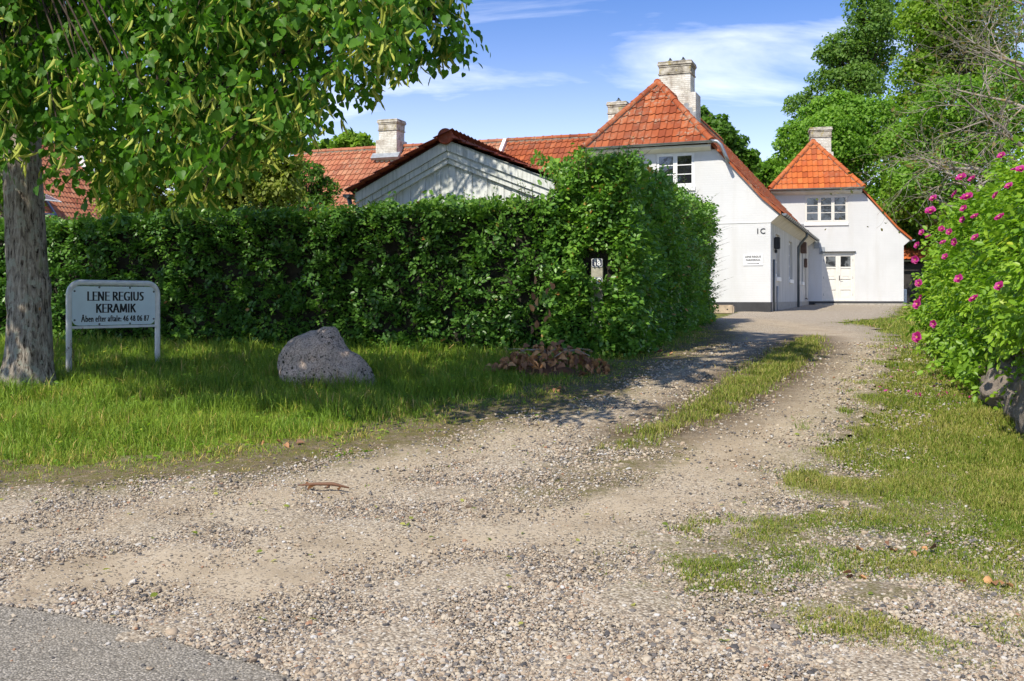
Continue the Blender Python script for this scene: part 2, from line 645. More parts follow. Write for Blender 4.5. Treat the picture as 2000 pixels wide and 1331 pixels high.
    c = t.mix(t.ramp(t.noise(14, 5), [(0.58, 0.0), (0.66, 0.5)]), c, (0.38, 0.36, 0.31))
    t.color(c)
    t.bump(t.noise(9, 8, 0.72), 1.0, 0.06)
    M['stone'] = t.m
    # soil under the grass
    t = NT('turf_soil', 0.95, 0.1)
    geo = t.n('ShaderNodeNewGeometry')
    pos = geo.outputs['Position']
    c = t.ramp(t.noise(5, 7, 0.65, pos), [(0.3, (0.08, 0.09, 0.022)), (0.5, (0.13, 0.15, 0.03)), (0.72, (0.22, 0.18, 0.075))])
    t.color(c)
    t.bump(t.noise(40, 5, 0.6, pos), 0.6, 0.02)
    M['soil'] = t.m
    # gravel drive: stones of voronoi cells in sandy fines; 'sand' = worn wheel track, 'moss' = green edge, 'dirt' = humus
    t = NT('gravel_drive', 0.9, 0.2)
    geo = t.n('ShaderNodeNewGeometry')
    pos = geo.outputs['Position']
    sand = t.attr('sand')
    moss = t.attr('moss')
    dirt = t.attr('dirt')
    n1 = t.noise(2.2, 6, 0.6, pos)
    fine = t.noise(150, 3, 0.7, pos)
    sc = t.ramp(t.math('ADD', t.math('MULTIPLY', fine, 0.5), t.math('MULTIPLY', n1, 0.5)), [(0.34, (0.23, 0.175, 0.115)), (0.50, (0.42, 0.34, 0.24)), (0.66, (0.54, 0.455, 0.34))])
    vc = t.voronoi(80, vec=pos, out='Color')
    vd = t.voronoi(80, vec=pos, out='Distance')
    st = t.ramp(vc, [(0.05, (0.10, 0.09, 0.08)), (0.25, (0.28, 0.225, 0.165)), (0.5, (0.44, 0.365, 0.27)), (0.75, (0.53, 0.46, 0.36)), (0.93, (0.64, 0.585, 0.49))])
    st = t.mix(t.ramp(vd, [(0.45, 0.0), (0.75, 0.65)]), st, (0.16, 0.125, 0.09))
    pres = t.math('ADD', t.math('SUBTRACT', 1.05, t.math('MULTIPLY', sand, 0.85)), t.math('MULTIPLY', t.math('SUBTRACT', n1, 0.5), 1.3))
    sel = t.math('GREATER_THAN', pres, t.n('ShaderNodeSeparateColor').outputs[0])
    sc_nd = [n for n in t.nt.nodes if n.type == 'SEPARATE_COLOR'][0]
    t.l(t.voronoi(80, vec=t.mapping((1, 1, 1), (0, 0, 0), pos), out='Color'), sc_nd.inputs[0])
    c = t.mix(sel, sc, st)
    dn = t.math('MULTIPLY', dirt, t.ramp(t.noise(9, 6, 0.7, pos), [(0.3, 0.55), (0.55, 1.0)]), True)
    c = t.mix(dn, c, t.ramp(t.noise(14, 5, 0.7, pos), [(0.35, (0.055, 0.038, 0.024)), (0.65, (0.15, 0.105, 0.055))]))
    mn = t.math('MULTIPLY', moss, t.ramp(t.noise(11, 7, 0.7, pos), [(0.42, 0.0), (0.6, 1.0)]), True)
    c = t.mix(mn, c, (0.125, 0.115, 0.03))
    t.color(c)
    hh = t.math('SUBTRACT', 1.0, vd)
    hh = t.math('MULTIPLY', hh, sel)
    t.bump(t.math('ADD', hh, t.math('MULTIPLY', fine, 0.35)), 0.55, 0.010)
    M['gravel'] = t.m
    # pebbles
    t = NT('pebble', 0.75, 0.3)
    r = t.rand()
    c = t.ramp(r, [(0.0, (0.045, 0.048, 0.055)), (0.07, (0.14, 0.13, 0.125)), (0.2, (0.26, 0.20, 0.145)), (0.36, (0.41, 0.32, 0.225)),
                   (0.55, (0.52, 0.44, 0.33)), (0.74, (0.43, 0.37, 0.295)), (0.90, (0.53, 0.50, 0.45)), (0.965, (0.36, 0.19, 0.11)), (0.98, (0.57, 0.55, 0.52))], 'CONSTANT')
    c = t.mix(t.ramp(t.noise(60, 4), [(0.35, 0.35), (0.65, 0.0)]), c, (0.2, 0.16, 0.12))
    t.color(c)
    M['pebble'] = t.m
    # asphalt
    t = NT('asphalt', 0.9, 0.25)
    geo = t.n('ShaderNodeNewGeometry')
    pos = geo.outputs['Position']
    vc = t.voronoi(110, vec=pos, out='Color')
    vd = t.voronoi(110, vec=pos, out='Distance')
    c = t.ramp(vc, [(0.1, (0.14, 0.125, 0.105)), (0.5, (0.28, 0.255, 0.215)), (0.9, (0.52, 0.47, 0.40))])
    c = t.mix(t.ramp(vd, [(0.4, 0.0), (0.7, 0.75)]), c, (0.10, 0.09, 0.075))
    c = t.mix(t.ramp(t.noise(1.6, 5, 0.6, pos), [(0.4, 0.0), (0.75, 0.5)]), c, (0.32, 0.275, 0.21))
    t.color(c)
    t.bump(t.math('SUBTRACT', 1.0, vd), 0.8, 0.006)
    M['asphalt'] = t.m
    # foliage
    M['lime_leaf'] = leaf_mat('lime_leaf', [(0.0, (0.045, 0.118, 0.014)), (0.5, (0.074, 0.184, 0.019)), (0.85, (0.112, 0.249, 0.023)), (1.0, (0.165, 0.302, 0.033))], 0.42, 0.45, 0.22)
    M['bract'] = leaf_mat('lime_bract', [(0.0, (0.377, 0.439, 0.058)), (1.0, (0.565, 0.610, 0.116))], 0.4, 0.6, tcol=(0.637, 0.660, 0.605))
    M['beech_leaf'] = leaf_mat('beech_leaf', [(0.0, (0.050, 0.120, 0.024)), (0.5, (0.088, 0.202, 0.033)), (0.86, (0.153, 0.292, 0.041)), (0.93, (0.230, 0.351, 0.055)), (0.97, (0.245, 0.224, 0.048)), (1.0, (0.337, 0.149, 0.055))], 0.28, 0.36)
    M['beech_lit'] = leaf_mat('beech_lit', [(0.0, (0.078, 0.170, 0.031)), (0.5, (0.136, 0.287, 0.043)), (0.86, (0.237, 0.415, 0.053)), (0.93, (0.357, 0.498, 0.072)), (0.97, (0.380, 0.318, 0.062)), (1.0, (0.522, 0.212, 0.072))], 0.28, 0.36)  # beech leaf with its colour raised, to brighten the shaded tall hedge
    M['young_leaf'] = leaf_mat('young_beech_leaf', [(0.0, (0.065, 0.163, 0.026)), (0.7, (0.111, 0.215, 0.039)), (1.0, (0.286, 0.195, 0.052))], 0.34, 0.4)
    M['rose_leaf'] = leaf_mat('rose_leaf', [(0.0, (0.104, 0.217, 0.018)), (0.5, (0.198, 0.356, 0.028)), (0.85, (0.322, 0.477, 0.041)), (1.0, (0.511, 0.539, 0.065))], 0.34, 0.42)
    M['petal'] = leaf_mat('rose_petal', [(0.0, (0.42, 0.012, 0.16)), (1.0, (0.58, 0.06, 0.34))], 0.3, 0.5, tcol=(1.1, 0.9, 1.0))
    M['stamen'] = plain('stamen', (0.6, 0.42, 0.1), 0.7)
    M['grass'] = leaf_mat('grass_blade', [(0.0, (0.126, 0.241, 0.022)), (0.45, (0.227, 0.365, 0.032)), (0.8, (0.355, 0.408, 0.047)), (0.92, (0.574, 0.453, 0.121)), (1.0, (0.742, 0.525, 0.216))], 0.3, 0.5, 0.3, tcol=(0.750, 0.750, 0.750))
    M['lawn'] = leaf_mat('lawn_blade', [(0.0, (0.105, 0.185, 0.017)), (0.4, (0.200, 0.274, 0.030)), (0.65, (0.304, 0.319, 0.057)), (0.9, (0.441, 0.392, 0.123)), (1.0, (0.525, 0.448, 0.180))], 0.3, 0.55, 0.3, tcol=(0.750, 0.750, 0.665))
    M['dry_leaf'] = leaf_mat('dry_leaf', [(0.0, (0.189, 0.094, 0.053)), (0.35, (0.342, 0.171, 0.088)), (0.7, (0.497, 0.255, 0.117)), (0.9, (0.591, 0.295, 0.117)), (1.0, (0.615, 0.450, 0.256))], 0.15, 0.7, tcol=(0.750, 0.750, 0.750))
    greens = {
        'ash_green': [(0.0, (0.098, 0.215, 0.026)), (0.5, (0.176, 0.327, 0.039)), (1.0, (0.272, 0.422, 0.054))],
        'poplar_green': [(0.0, (0.103, 0.197, 0.048)), (0.5, (0.160, 0.271, 0.059)), (1.0, (0.234, 0.347, 0.078))],
        'bright_green': [(0.0, (0.119, 0.226, 0.023)), (0.5, (0.198, 0.319, 0.033)), (1.0, (0.285, 0.396, 0.051))],
        'dark_green': [(0.0, (0.064, 0.146, 0.024)), (0.5, (0.108, 0.215, 0.032)), (1.0, (0.172, 0.284, 0.044))],
        'flowering_green': [(0.0, (0.138, 0.198, 0.033)), (0.5, (0.275, 0.324, 0.061)), (1.0, (0.475, 0.468, 0.132))],
        'olive_green': [(0.0, (0.07, 0.09, 0.02)), (0.5, (0.12, 0.135, 0.03)), (1.0, (0.2, 0.15, 0.05))],
    }
    for k, s in greens.items():
        M[k] = leaf_mat(k, s, 0.42, 0.5, 0.25)
    # sign
    M['sign_frame'] = plain('sign_frame_paint', (0.72, 0.73, 0.72), 0.4, var=0.12, scale=14)
    M['sign_panel'] = plain('sign_panel_paint', (0.66, 0.78, 0.83), 0.35, var=0.05, scale=6)
    M['ink'] = plain('black_lettering', (0.012, 0.012, 0.014), 0.5)
    M['enamel'] = plain('blue_enamel', (0.012, 0.012, 0.035), 0.25, var=0.1)
    M['enamel_white'] = plain('white_enamel', (0.75, 0.75, 0.75), 0.3, var=0.03)
    M['post_wood'] = plain('grey_post_wood', (0.36, 0.34, 0.27), 0.85, var=0.3, scale=14, bump=0.5)
    M['hose'] = plain('grey_plastic', (0.3, 0.32, 0.34), 0.5)


make_materials()

# ------------------------------------------------------------------ the ground
VERGE_EDGE = [G(*p) for p in ((-60, 962), (140, 955), (300, 945), (430, 934), (550, 921), (700, 893), (800, 872), (900, 852), (1000, 822), (1100, 802), (1180, 778), (1240, 748), (1290, 718), (1350, 697), (1400, 680), (1425, 660), (1400, 640), (1380, 626))]
VERGE = [(-14.0, 7.2)] + VERGE_EDGE + [(4.1, 21.5), (1.3, 12.75), (-12.0, 16.5), (-14, 17)]
LAWN_EDGE = [G(*p) for p in ((1990, 1270), (1800, 1215), (1600, 1190), (1420, 1165), (1310, 1130), (1330, 1085), (1450, 1050), (1560, 1010), (1595, 985), (1590, 940), (1625, 880), (1670, 820), (1700, 770), (1722, 730), (1742, 690), (1745, 664), (1715, 643), (1640, 632), (1740, 622), (1760, 606), (1762, 600))]
LAWN = [(3.2, 4.2)] + LAWN_EDGE + [(16.4, 41.5), (40, 41), (40, 4)]
STRIP = [G(*p) for p in ((1590, 660), (1606, 684), (1560, 728), (1470, 782), (1400, 818), (1300, 852), (1240, 868), (1235, 852), (1300, 832), (1365, 790), (1420, 748), (1470, 718), (1520, 690), (1560, 668))]
STRIP_TAIL = [G(*p) for p in ((1280, 856), (1300, 870), (1330, 890), (1200, 960), (1050, 990), (1000, 960), (1120, 900), (1200, 870))]
TRACK_A = [G(*p) for p in ((200, 1120), (500, 1120), (760, 1080), (1000, 1040), (1250, 985), (1420, 900), (1560, 800), (1640, 730), (1660, 690), (1620, 655), (1500, 630), (1400, 620))]
TRACK_B = [G(*p) for p in ((-50, 1050), (300, 1030), (600, 960), (850, 890), (1050, 850), (1200, 800), (1330, 735), (1450, 690), (1540, 660), (1600, 640))]

xs = np.concatenate([[-400, -150, -60, -30, -20], np.linspace(-15, 25, 41), [30, 45, 80, 160, 400]])
gx, gy = np.meshgrid(xs, ROWS)
gzz = np.repeat(ROWZ[:, None], len(xs), 1)
nr, ncol = gx.shape
idx = np.arange(nr * ncol).reshape(nr, ncol)
quads = np.stack([idx[:-1, :-1], idx[:-1, 1:], idx[1:, 1:], idx[1:, :-1]], -1).reshape(-1, 4)
ground = link('ground', tri_mesh('ground', np.stack([gx, gy, gzz], -1).reshape(-1, 3), quads, M['soil'], True))
tag(ground, 'earth and short turf under the verge and lawn', None, None, 'structure')

# gravel drive: sheet 12 mm above the ground, ragged edges
dx = np.arange(-16, 20, 0.09)
drow = ROWS[(ROWS > 1.9) & (ROWS < 46)]
X, Y = np.meshgrid(dx, drow)
wob = 0.16 * fastnoise(X, Y, 0.9, 3) + 0.07 * fastnoise(X, Y, 3.0, 4)
d_verge = dist_line(VERGE_EDGE, X, Y)
d_lawn = dist_line(LAWN_EDGE, X, Y)
in_v = inside(VERGE, X, Y)
in_l = inside(LAWN, X, Y)
sv = np.where(in_v, -d_verge, d_verge)
sl = np.where(in_l, -d_lawn, d_lawn)
sl = sl + np.where(Y < 7, 0.9, 0.2)            # gravel reaches under the thin lawn edge
keep = (sv + wob > -0.85) & (sl + wob > 0) & ~inside([(4.1, 22), (0.3, 12.9), (-14, 17), (-14, 60), (16, 60)], X, Y)
keep &= ~(X > 17)
dA = dist_line(TRACK_A, X, Y)
dB = dist_line(TRACK_B, X, Y)
sandv = np.maximum(np.exp(-(dA / 0.62) ** 2), 0.8 * np.exp(-(dB / 0.5) ** 2)) + 0.18 * fastnoise(X, Y, 0.5, 9)
in_s = inside(STRIP, X, Y)
d_s = dist_line(STRIP + STRIP[:1], X, Y)
in_t = inside(STRIP_TAIL, X, Y)
d_t = dist_line(STRIP_TAIL + STRIP_TAIL[:1], X, Y)
mossv = np.clip(np.where(in_v, .8, .9 - d_verge / 0.55), 0, 1)
mossv = np.maximum(mossv, np.clip(np.where(in_l, 0.95, 0.9 - d_lawn / 0.6), 0, 1) * 0.7)
mossv = np.maximum(mossv, np.clip(np.where(in_t, 0.75, 0.75 - d_t / 0.3), 0, 1))
dirtv = np.clip(np.where(in_s, 1.0, 1.15 - np.maximum(d_s, 0) / 0.5), 0, 1)
dirtv = np.maximum(dirtv, np.clip(np.where(in_t, 0.5, 0.4 - d_t / 0.3), 0, 1))
dirtv = np.maximum(dirtv, 0.8 * np.clip(np.where(in_v, 1, .7 - d_verge / 0.45), 0, 1))
dirtv = np.maximum(dirtv, np.clip(np.where(in_l, 0.4 - 0 * d_lawn, 0.2 - d_lawn / 0.6), 0, 1))
Z = gz(Y) + 0.012 + 0.008 * (1 + fastnoise(X, Y, 1.3, 21)) - 0.0 * sandv
nr, ncol = X.shape
idx = np.arange(nr * ncol).reshape(nr, ncol)
qk = keep[:-1, :-1] & keep[:-1, 1:] & keep[1:, 1:] & keep[1:, :-1]
quads = np.stack([idx[:-1, :-1], idx[:-1, 1:], idx[1:, 1:], idx[1:, :-1]], -1)[qk]
used = np.unique(quads)
remap = np.zeros(nr * ncol, np.int32)
remap[used] = np.arange(len(used))
drive_me = tri_mesh('gravel_drive', np.stack([X, Y, Z], -1).reshape(-1, 3)[used], remap[quads], M['gravel'], True,
                    {'sand': np.clip(sandv, 0, 1).ravel()[used], 'moss': mossv.ravel()[used], 'dirt': dirtv.ravel()[used]})
drive = link('gravel_drive', drive_me)
tag(drive, 'pale gravel drive curving up to the white house with worn wheel tracks', None, None, 'structure')

# asphalt road
ROAD_EDGE = [(-30, 19.5), (-12, 9.7), (-5, 5.9)] + [G(*p) for p in ((-20, 1196), (110, 1212), (230, 1234), (330, 1262), (420, 1296), (500, 1320), (580, 1345))] + [(0.2, 3.05), (3, 1.7), (10, -1.6), (40, -16)]
mb = MB()
re = []
for (x1, y1), (x2, y2) in zip(ROAD_EDGE[:-1], ROAD_EDGE[1:]):
    for k in range(6 if abs(x2 - x1) < 3 else 12):
        tt = k / (6 if abs(x2 - x1) < 3 else 12)
        re.append((x1 + (x2 - x1) * tt, y1 + (y2 - y1) * tt))
re.append(ROAD_EDGE[-1])
rv = []
for x, y in re:
    jx = 0.03 * noise.noise((x * 3, y * 3, 1.2)) + 0.015 * noise.noise((x * 11, y * 11, 4))
    for k in range(13):
        s = k / 12 * 5.5
        px_, py_ = x - 0.48 * s + jx, y - 0.877 * s + jx
        rv.append((px_, py_, float(gz(py_)) + 0.030 + 0.004 * min(k, 3)))
me_idx = [(i * 13 + k, (i + 1) * 13 + k, (i + 1) * 13 + k + 1, i * 13 + k + 1) for i in range(len(re) - 1) for k in range(12)]
mb.add(rv, me_idx)
road = mb.build('road', M['asphalt'], smooth='all')
tag(road, 'grey worn asphalt road at the near corner', None, None, 'structure')


# ------------------------------------------------------------------ pantile roofs
TW, TG = 0.212, 0.335       # cover width and gauge


def pantile_verts():
    xs_ = np.array([-0.118, -0.09, -0.045, 0.0, 0.05, 0.085, 0.112, 0.122])
    zs_ = np.array([0.006, -0.004, -0.010, -0.006, 0.016, 0.030, 0.022, 0.006])
    v, f = [], []
    n = len(xs_)
    for y, lift in ((-0.03, 0.040), (0.375, 0.004)):
        for x, z in zip(xs_, zs_):
            v.append((x, y, z + lift))
    for x, z in zip(xs_, zs_):
        v.append((x, -0.028, z + lift * 0 + 0.040 - 0.016))
    for k in range(n - 1):
        f.append((k, k + 1, n + k + 1, n + k))
        f.append((2 * n + k, 2 * n + k + 1, k + 1, k))
    return v, f


PT_V, PT_F = pantile_verts()
PT_NV = np.array(PT_V)


def tile_mesh(mat):
    key = 'pantile_' + mat
    if key not in bpy.data.meshes:
        me = bpy.data.meshes.new(key)
        me.from_pydata(PT_V, [], PT_F)
        me.polygons.foreach_set('use_smooth', np.ones(len(me.polygons), bool))
        me.set_sharp_from_angle(angle=R(50))
        me.materials.append(M[mat])
    return bpy.data.meshes[key]


def tile_slope(roof, A, a, b, cols, rows, mat, keep_planes=(), nparts=300, jitter=0.004, order=None):
    """pantiles on a plane: A lower corner, a along the eave, b up the slope; planes (p, n) keep the side n points to"""
    a = Vector(a).normalized()
    b = Vector(b).normalized()
    n = a.cross(b).normalized()
    B3 = Matrix((a, b, n)).transposed()
    me = tile_mesh(mat)
    rest = MB()
    cells = [(i, j) for j in range(rows) for i in range(cols)]
    if order:
        cells.sort(key=order)
    count = 0
    for i, j in cells:
        c = Vector(A) + a * ((i + 0.5) * TW) + b * (j * TG) + n * random.uniform(0, jitter)
        Mx = Matrix.Translation(c) @ (B3 @ Matrix.Rotation(random.uniform(-0.012, 0.012), 3, 'Z')).to_4x4()
        pts = [Mx @ Vector(v) for v in ((-.11, 0, 0), (.11, 0, 0), (-.11, .37, 0), (.11, .37, 0))]
        state = 1
        for p, nn in keep_planes:
            d = [(q - Vector(p)).dot(Vector(nn)) for q in pts]
            if max(d) <= 0.01:
                state = -1
                break
            if min(d) < 0:
                state = 0
        if state < 0:
            continue
        if state == 1 and count < nparts:
            o = bpy.data.objects.new('tile', me)
            COL.objects.link(o)
            o.parent = roof
            o.matrix_local = Mx
            count += 1
            continue
        if state == 0:
            bm = bmesh.new()
            vs = [bm.verts.new(Mx @ Vector(v)) for v in PT_V]
            for f in PT_F:
                bm.faces.new([vs[k] for k in f])
            for p, nn in keep_planes:
                bmesh.ops.bisect_plane(bm, geom=bm.verts[:] + bm.edges[:] + bm.faces[:], plane_co=p, plane_no=nn, clear_inner=True)
            if len(bm.faces):
                bm.verts.index_update()
                if count < nparts:
                    m2 = bpy.data.meshes.new('cut_pantile')
                    bm.to_mesh(m2)
                    m2.materials.append(M[mat])
                    link('tile', m2, roof)
                    count += 1
                else:
                    rest.add([v.co.copy() for v in bm.verts], [tuple(v.index for v in f.verts) for f in bm.faces], random.random())
            bm.free()
            continue
        rest.add([Mx @ Vector(v) for v in PT_V], PT_F, random.random())
    if rest.v:
        rest.build('tile', M[mat], roof, smooth=True, kind='stuff', norm=False)


def ridge_caps(roof, p0, p1, mat, r=0.115, L=0.36, lift=0.02, name='ridge_tile'):
    p0, p1 = Vector(p0), Vector(p1)
    d = (p1 - p0)
    n = max(1, int(round(d.length / L)))
    d.normalize()
    side = d.cross(Vector((0, 0, 1))).normalized()
    up = side.cross(d).normalized()
    key = 'ridge_cap_' + mat + '_%d' % int(r * 1000)
    if key not in bpy.data.meshes:
        mb = MB()
        K = 9
        vs = []
        for y, rr in ((0.0, 1.0), (0.06, 1.0), (0.065, 0.9), (L + 0.05, 0.84)):
            for k in range(K):
                an = math.pi * (-0.08 + 1.16 * k / (K - 1))
                vs.append((math.cos(an) * r * rr, y, math.sin(an) * r * rr * 0.92))
        fs = [(i * K + k, i * K + k + 1, (i + 1) * K + k + 1, (i + 1) * K + k) for i in range(3) for k in range(K - 1)]
        fs += [tuple(range(K))]
        me = bpy.data.meshes.new(key)
        me.from_pydata(vs, [], fs)
        me.polygons.foreach_set('use_smooth', np.ones(len(me.polygons), bool))
        me.set_sharp_from_angle(angle=R(35))
        me.materials.append(M[mat])
    me = bpy.data.meshes[key]
    step = (p1 - p0).length / n
    for i in range(n):
        o = bpy.data.objects.new(name, me)
        COL.objects.link(o)
        o.parent = roof
        B3 = Matrix((side, d, up)).transposed()
        o.matrix_local = Matrix.Translation(p0 + d * (i * step) + up * (lift + random.uniform(-.006, .006))) @ (B3 @ Matrix.Rotation(random.uniform(-.03, .03), 3, 'Z')).to_4x4()


# ------------------------------------------------------------------ walls with openings
def holed_panel(outer, holes, axis, a, b):
    """bmesh of a polygon with rectangular holes swept along axis from a to b"""
    def put(p, h):
        return (p[0], h, p[1]) if axis == 1 else (h, p[0], p[1])
    bm = bmesh.new()
    edges = []
    for loop in [outer] + holes:
        vs = [bm.verts.new(put(p, a)) for p in loop]
        edges += [bm.edges.new((vs[i], vs[(i + 1) % len(vs)])) for i in range(len(vs))]
    r = bmesh.ops.triangle_fill(bm, use_beauty=True, use_dissolve=False, edges=edges)
    faces = [f for f in bm.faces]
    ex = bmesh.ops.extrude_face_region(bm, geom=faces)
    d = Vector(put((0, 0), b - a))
    bmesh.ops.translate(bm, vec=d, verts=[v for v in ex['geom'] if isinstance(v, bmesh.types.BMVert)])
    bmesh.ops.recalc_face_normals(bm, faces=bm.faces)
    return bm


def bm_obj(name, bm, mat, parent):
    me = bpy.data.meshes.new(name)
    bm.to_mesh(me)
    bm.free()
    return link(name, me, parent, mat)


def rect(x0, x1, z0, z1):
    return [(x0, z0), (x1, z0), (x1, z1), (x0, z1)]


def window(parent, axis, plane, c0, c1, z0, z1, inward, ncase, npane, mat='white_paint', sill=True, glass='glass', curtain=None, recess=0.06):
    """casement window in a wall on axis (1: wall faces -y at y = plane; 0: wall faces +x at x = plane); inward is the sign of the way in"""
    def P(c, h, z):
        return (c, plane + inward * h, z) if axis == 1 else (plane + inward * h, c, z)

    def bx(mb, c0_, c1_, z0_, z1_, h0, h1):
        p = Vector(P((c0_ + c1_) / 2, (h0 + h1) / 2, (z0_ + z1_) / 2))
        s = (abs(c1_ - c0_), abs(h1 - h0), abs(z1_ - z0_)) if axis == 1 else (abs(h1 - h0), abs(c1_ - c0_), abs(z1_ - z0_))
        mb.box(p, s)
    win = None
    fr = MB()
    t = 0.045
    h0, h1 = recess, recess + 0.09
    bx(fr, c0, c1, z1 - t, z1, h0, h1)
    bx(fr, c0, c1, z0, z0 + t, h0, h1)
    bx(fr, c0, c0 + t, z0 + t, z1 - t, h0, h1)
    bx(fr, c1 - t, c1, z0 + t, z1 - t, h0, h1)
    w = (c1 - c0 - 2 * t) / ncase
    for k in range(1, ncase):
        x = c0 + t + k * w
        bx(fr, x - 0.025, x + 0.025, z0 + t, z1 - t, h0 - 0.004, h1)
    win = fr.build('window', M[mat], parent, bevel=0.004)
    for k in range(ncase):
        a0 = c0 + t + k * w + (0.026 if k else 0.001)
        a1 = c0 + t + (k + 1) * w - (0.026 if k < ncase - 1 else 0.001)
        sf = MB()
        s_ = 0.036
        g0, g1 = h0 - 0.012, h0 + 0.035
        bx(sf, a0, a1, z1 - t - s_, z1 - t - 0.001, g0, g1)
        bx(sf, a0, a1, z0 + t + 0.001, z0 + t + s_ + 0.015, g0, g1)
        bx(sf, a0, a0 + s_, z0 + t + s_ + 0.015, z1 - t - s_, g0, g1)
        bx(sf, a1 - s_, a1, z0 + t + s_ + 0.015, z1 - t - s_, g0, g1)
        zi0, zi1 = z0 + t + s_ + 0.015, z1 - t - s_
        for q in range(1, npane):
            zz = zi0 + (zi1 - zi0) * q / npane
            bx(sf, a0 + s_, a1 - s_, zz - 0.014, zz + 0.014, g0 + 0.004, g1 - 0.004)
        sf.build('sash', M[mat], win, bevel=0.003)
        for q in range(npane):
            pg = MB()
            b0 = zi0 + (zi1 - zi0) * q / npane + (0.014 if q else 0)
            b1 = zi0 + (zi1 - zi0) * (q + 1) / npane - (0.014 if q < npane - 1 else 0)
            bx(pg, a0 + s_, a1 - s_, b0, b1, g0 + 0.02, g0 + 0.026)
            pg.build('pane', M[glass], win)
    if sill:
        sl_ = MB()
        bx(sl_, c0 - 0.03, c1 + 0.03, z0 - 0.13, z0 - 0.002, -0.05, 0.1)
        sl_.build('sill', M['white_paint'], win, bevel=0.008)
    return win


def chimney(parent, cx, cy, zb, zt, w, d, cowls=0, skirt=None, mat='chimney'):
    mb = MB()
    H = zt - zb
    mb.box((cx, cy, zb + (H - 0.46) / 2), (w, d, H - 0.46))
    ch = mb.build('chimney', M[mat], parent, bevel=0.012)
    c = MB()
    z = zt - 0.46
    for dz, ww in ((0.055, 0.035), (0.20, 0.012), (0.06, 0.03), (0.085, 0.06), (0.055, 0.045)):
        c.box((cx, cy, z + dz / 2), (w + 2 * ww, d + 2 * ww, dz - 0.003))
        z += dz
    c.build('corbel', M['chimney_top'], ch, bevel=0.012)
    for k in range(cowls):
        q = MB()
        x = cx + (k - (cowls - 1) / 2) * w * 0.42
        for s in (-1, 1):
            q.add([(x - 0.14, cy - 0.14, zt), (x + 0.14, cy - 0.14, zt), (x, cy - 0.05 * s, zt + 0.19), (x - 0.02, cy - 0.05 * s, zt + 0.19),
                   (x - 0.14, cy - 0.12, zt), (x + 0.14, cy - 0.12, zt), (x, cy - 0.05 * s + 0.02, zt + 0.19), (x - 0.02, cy - 0.05 * s + 0.02, zt + 0.19)] if s < 0 else
                  [(x - 0.14, cy + 0.14, zt), (x + 0.14, cy + 0.14, zt), (x, cy - 0.04, zt + 0.185), (x - 0.02, cy - 0.04, zt + 0.185),
                   (x - 0.14, cy + 0.12, zt), (x + 0.14, cy + 0.12, zt), (x, cy - 0.06, zt + 0.185), (x - 0.02, cy - 0.06, zt + 0.185)],
                  [(0, 1, 2, 3), (7, 6, 5, 4), (0, 4, 5, 1), (1, 5, 6, 2), (3, 2, 6, 7), (0, 3, 7, 4)])
        q.build('cowl', M['zinc_dark'], ch)
    if skirt:
        s = MB()
        for (x0, x1, y0, y1, z0, z1) in skirt:
            s.box(((x0 + x1) / 2, (y0 + y1) / 2, (z0 + z1) / 2), (x1 - x0, y1 - y0, z1 - z0))
        s.build('chimney_base', M[mat], ch, bevel=0.012)
    return ch


def gutter(parent, p0, p1, r=0.065, mat='zinc', name='gutter'):
    """half-round gutter between two points"""
    p0, p1 = Vector(p0), Vector(p1)
    d = (p1 - p0).normalized()
    side = d.cross(Vector((0, 0, 1))).normalized()
    K = 9
    vs = []
    for p in (p0, p1):
        for rr in (r, r - 0.006):
            for k in range(K):
                an = math.pi * k / (K - 1)
                vs.append(p + side * math.cos(an) * rr - Vector((0, 0, 1)) * math.sin(an) * rr)
    fs = []
    for k in range(K - 1):
        fs.append((k, k + 1, 2 * K + k + 1, 2 * K + k))
        fs.append((K + k + 1, K + k, 3 * K + k, 3 * K + k + 1))
    fs += [(0, 2 * K, 3 * K, K), (K - 1, 2 * K - 1, 4 * K - 1, 3 * K - 1)]
    fs += [tuple(range(K)), tuple(range(2 * K, 3 * K))]
    mb = MB()
    mb.add(vs, fs)
    return mb.build(name, M[mat], parent, smooth=True)


PROFILE = [(-1.58, 4.42), (-1.3, 4.12), (-.8, 3.57), (-.318, 3.0), (0, 2.69), (.25, 2.47)]
EAVE = (.30, 2.50)
KNEE = (-.25, 2.99)
RIDGE_Z = 6.74
HIP_V, HIP_Z, APEX_V = -0.30, 4.60, 1.32


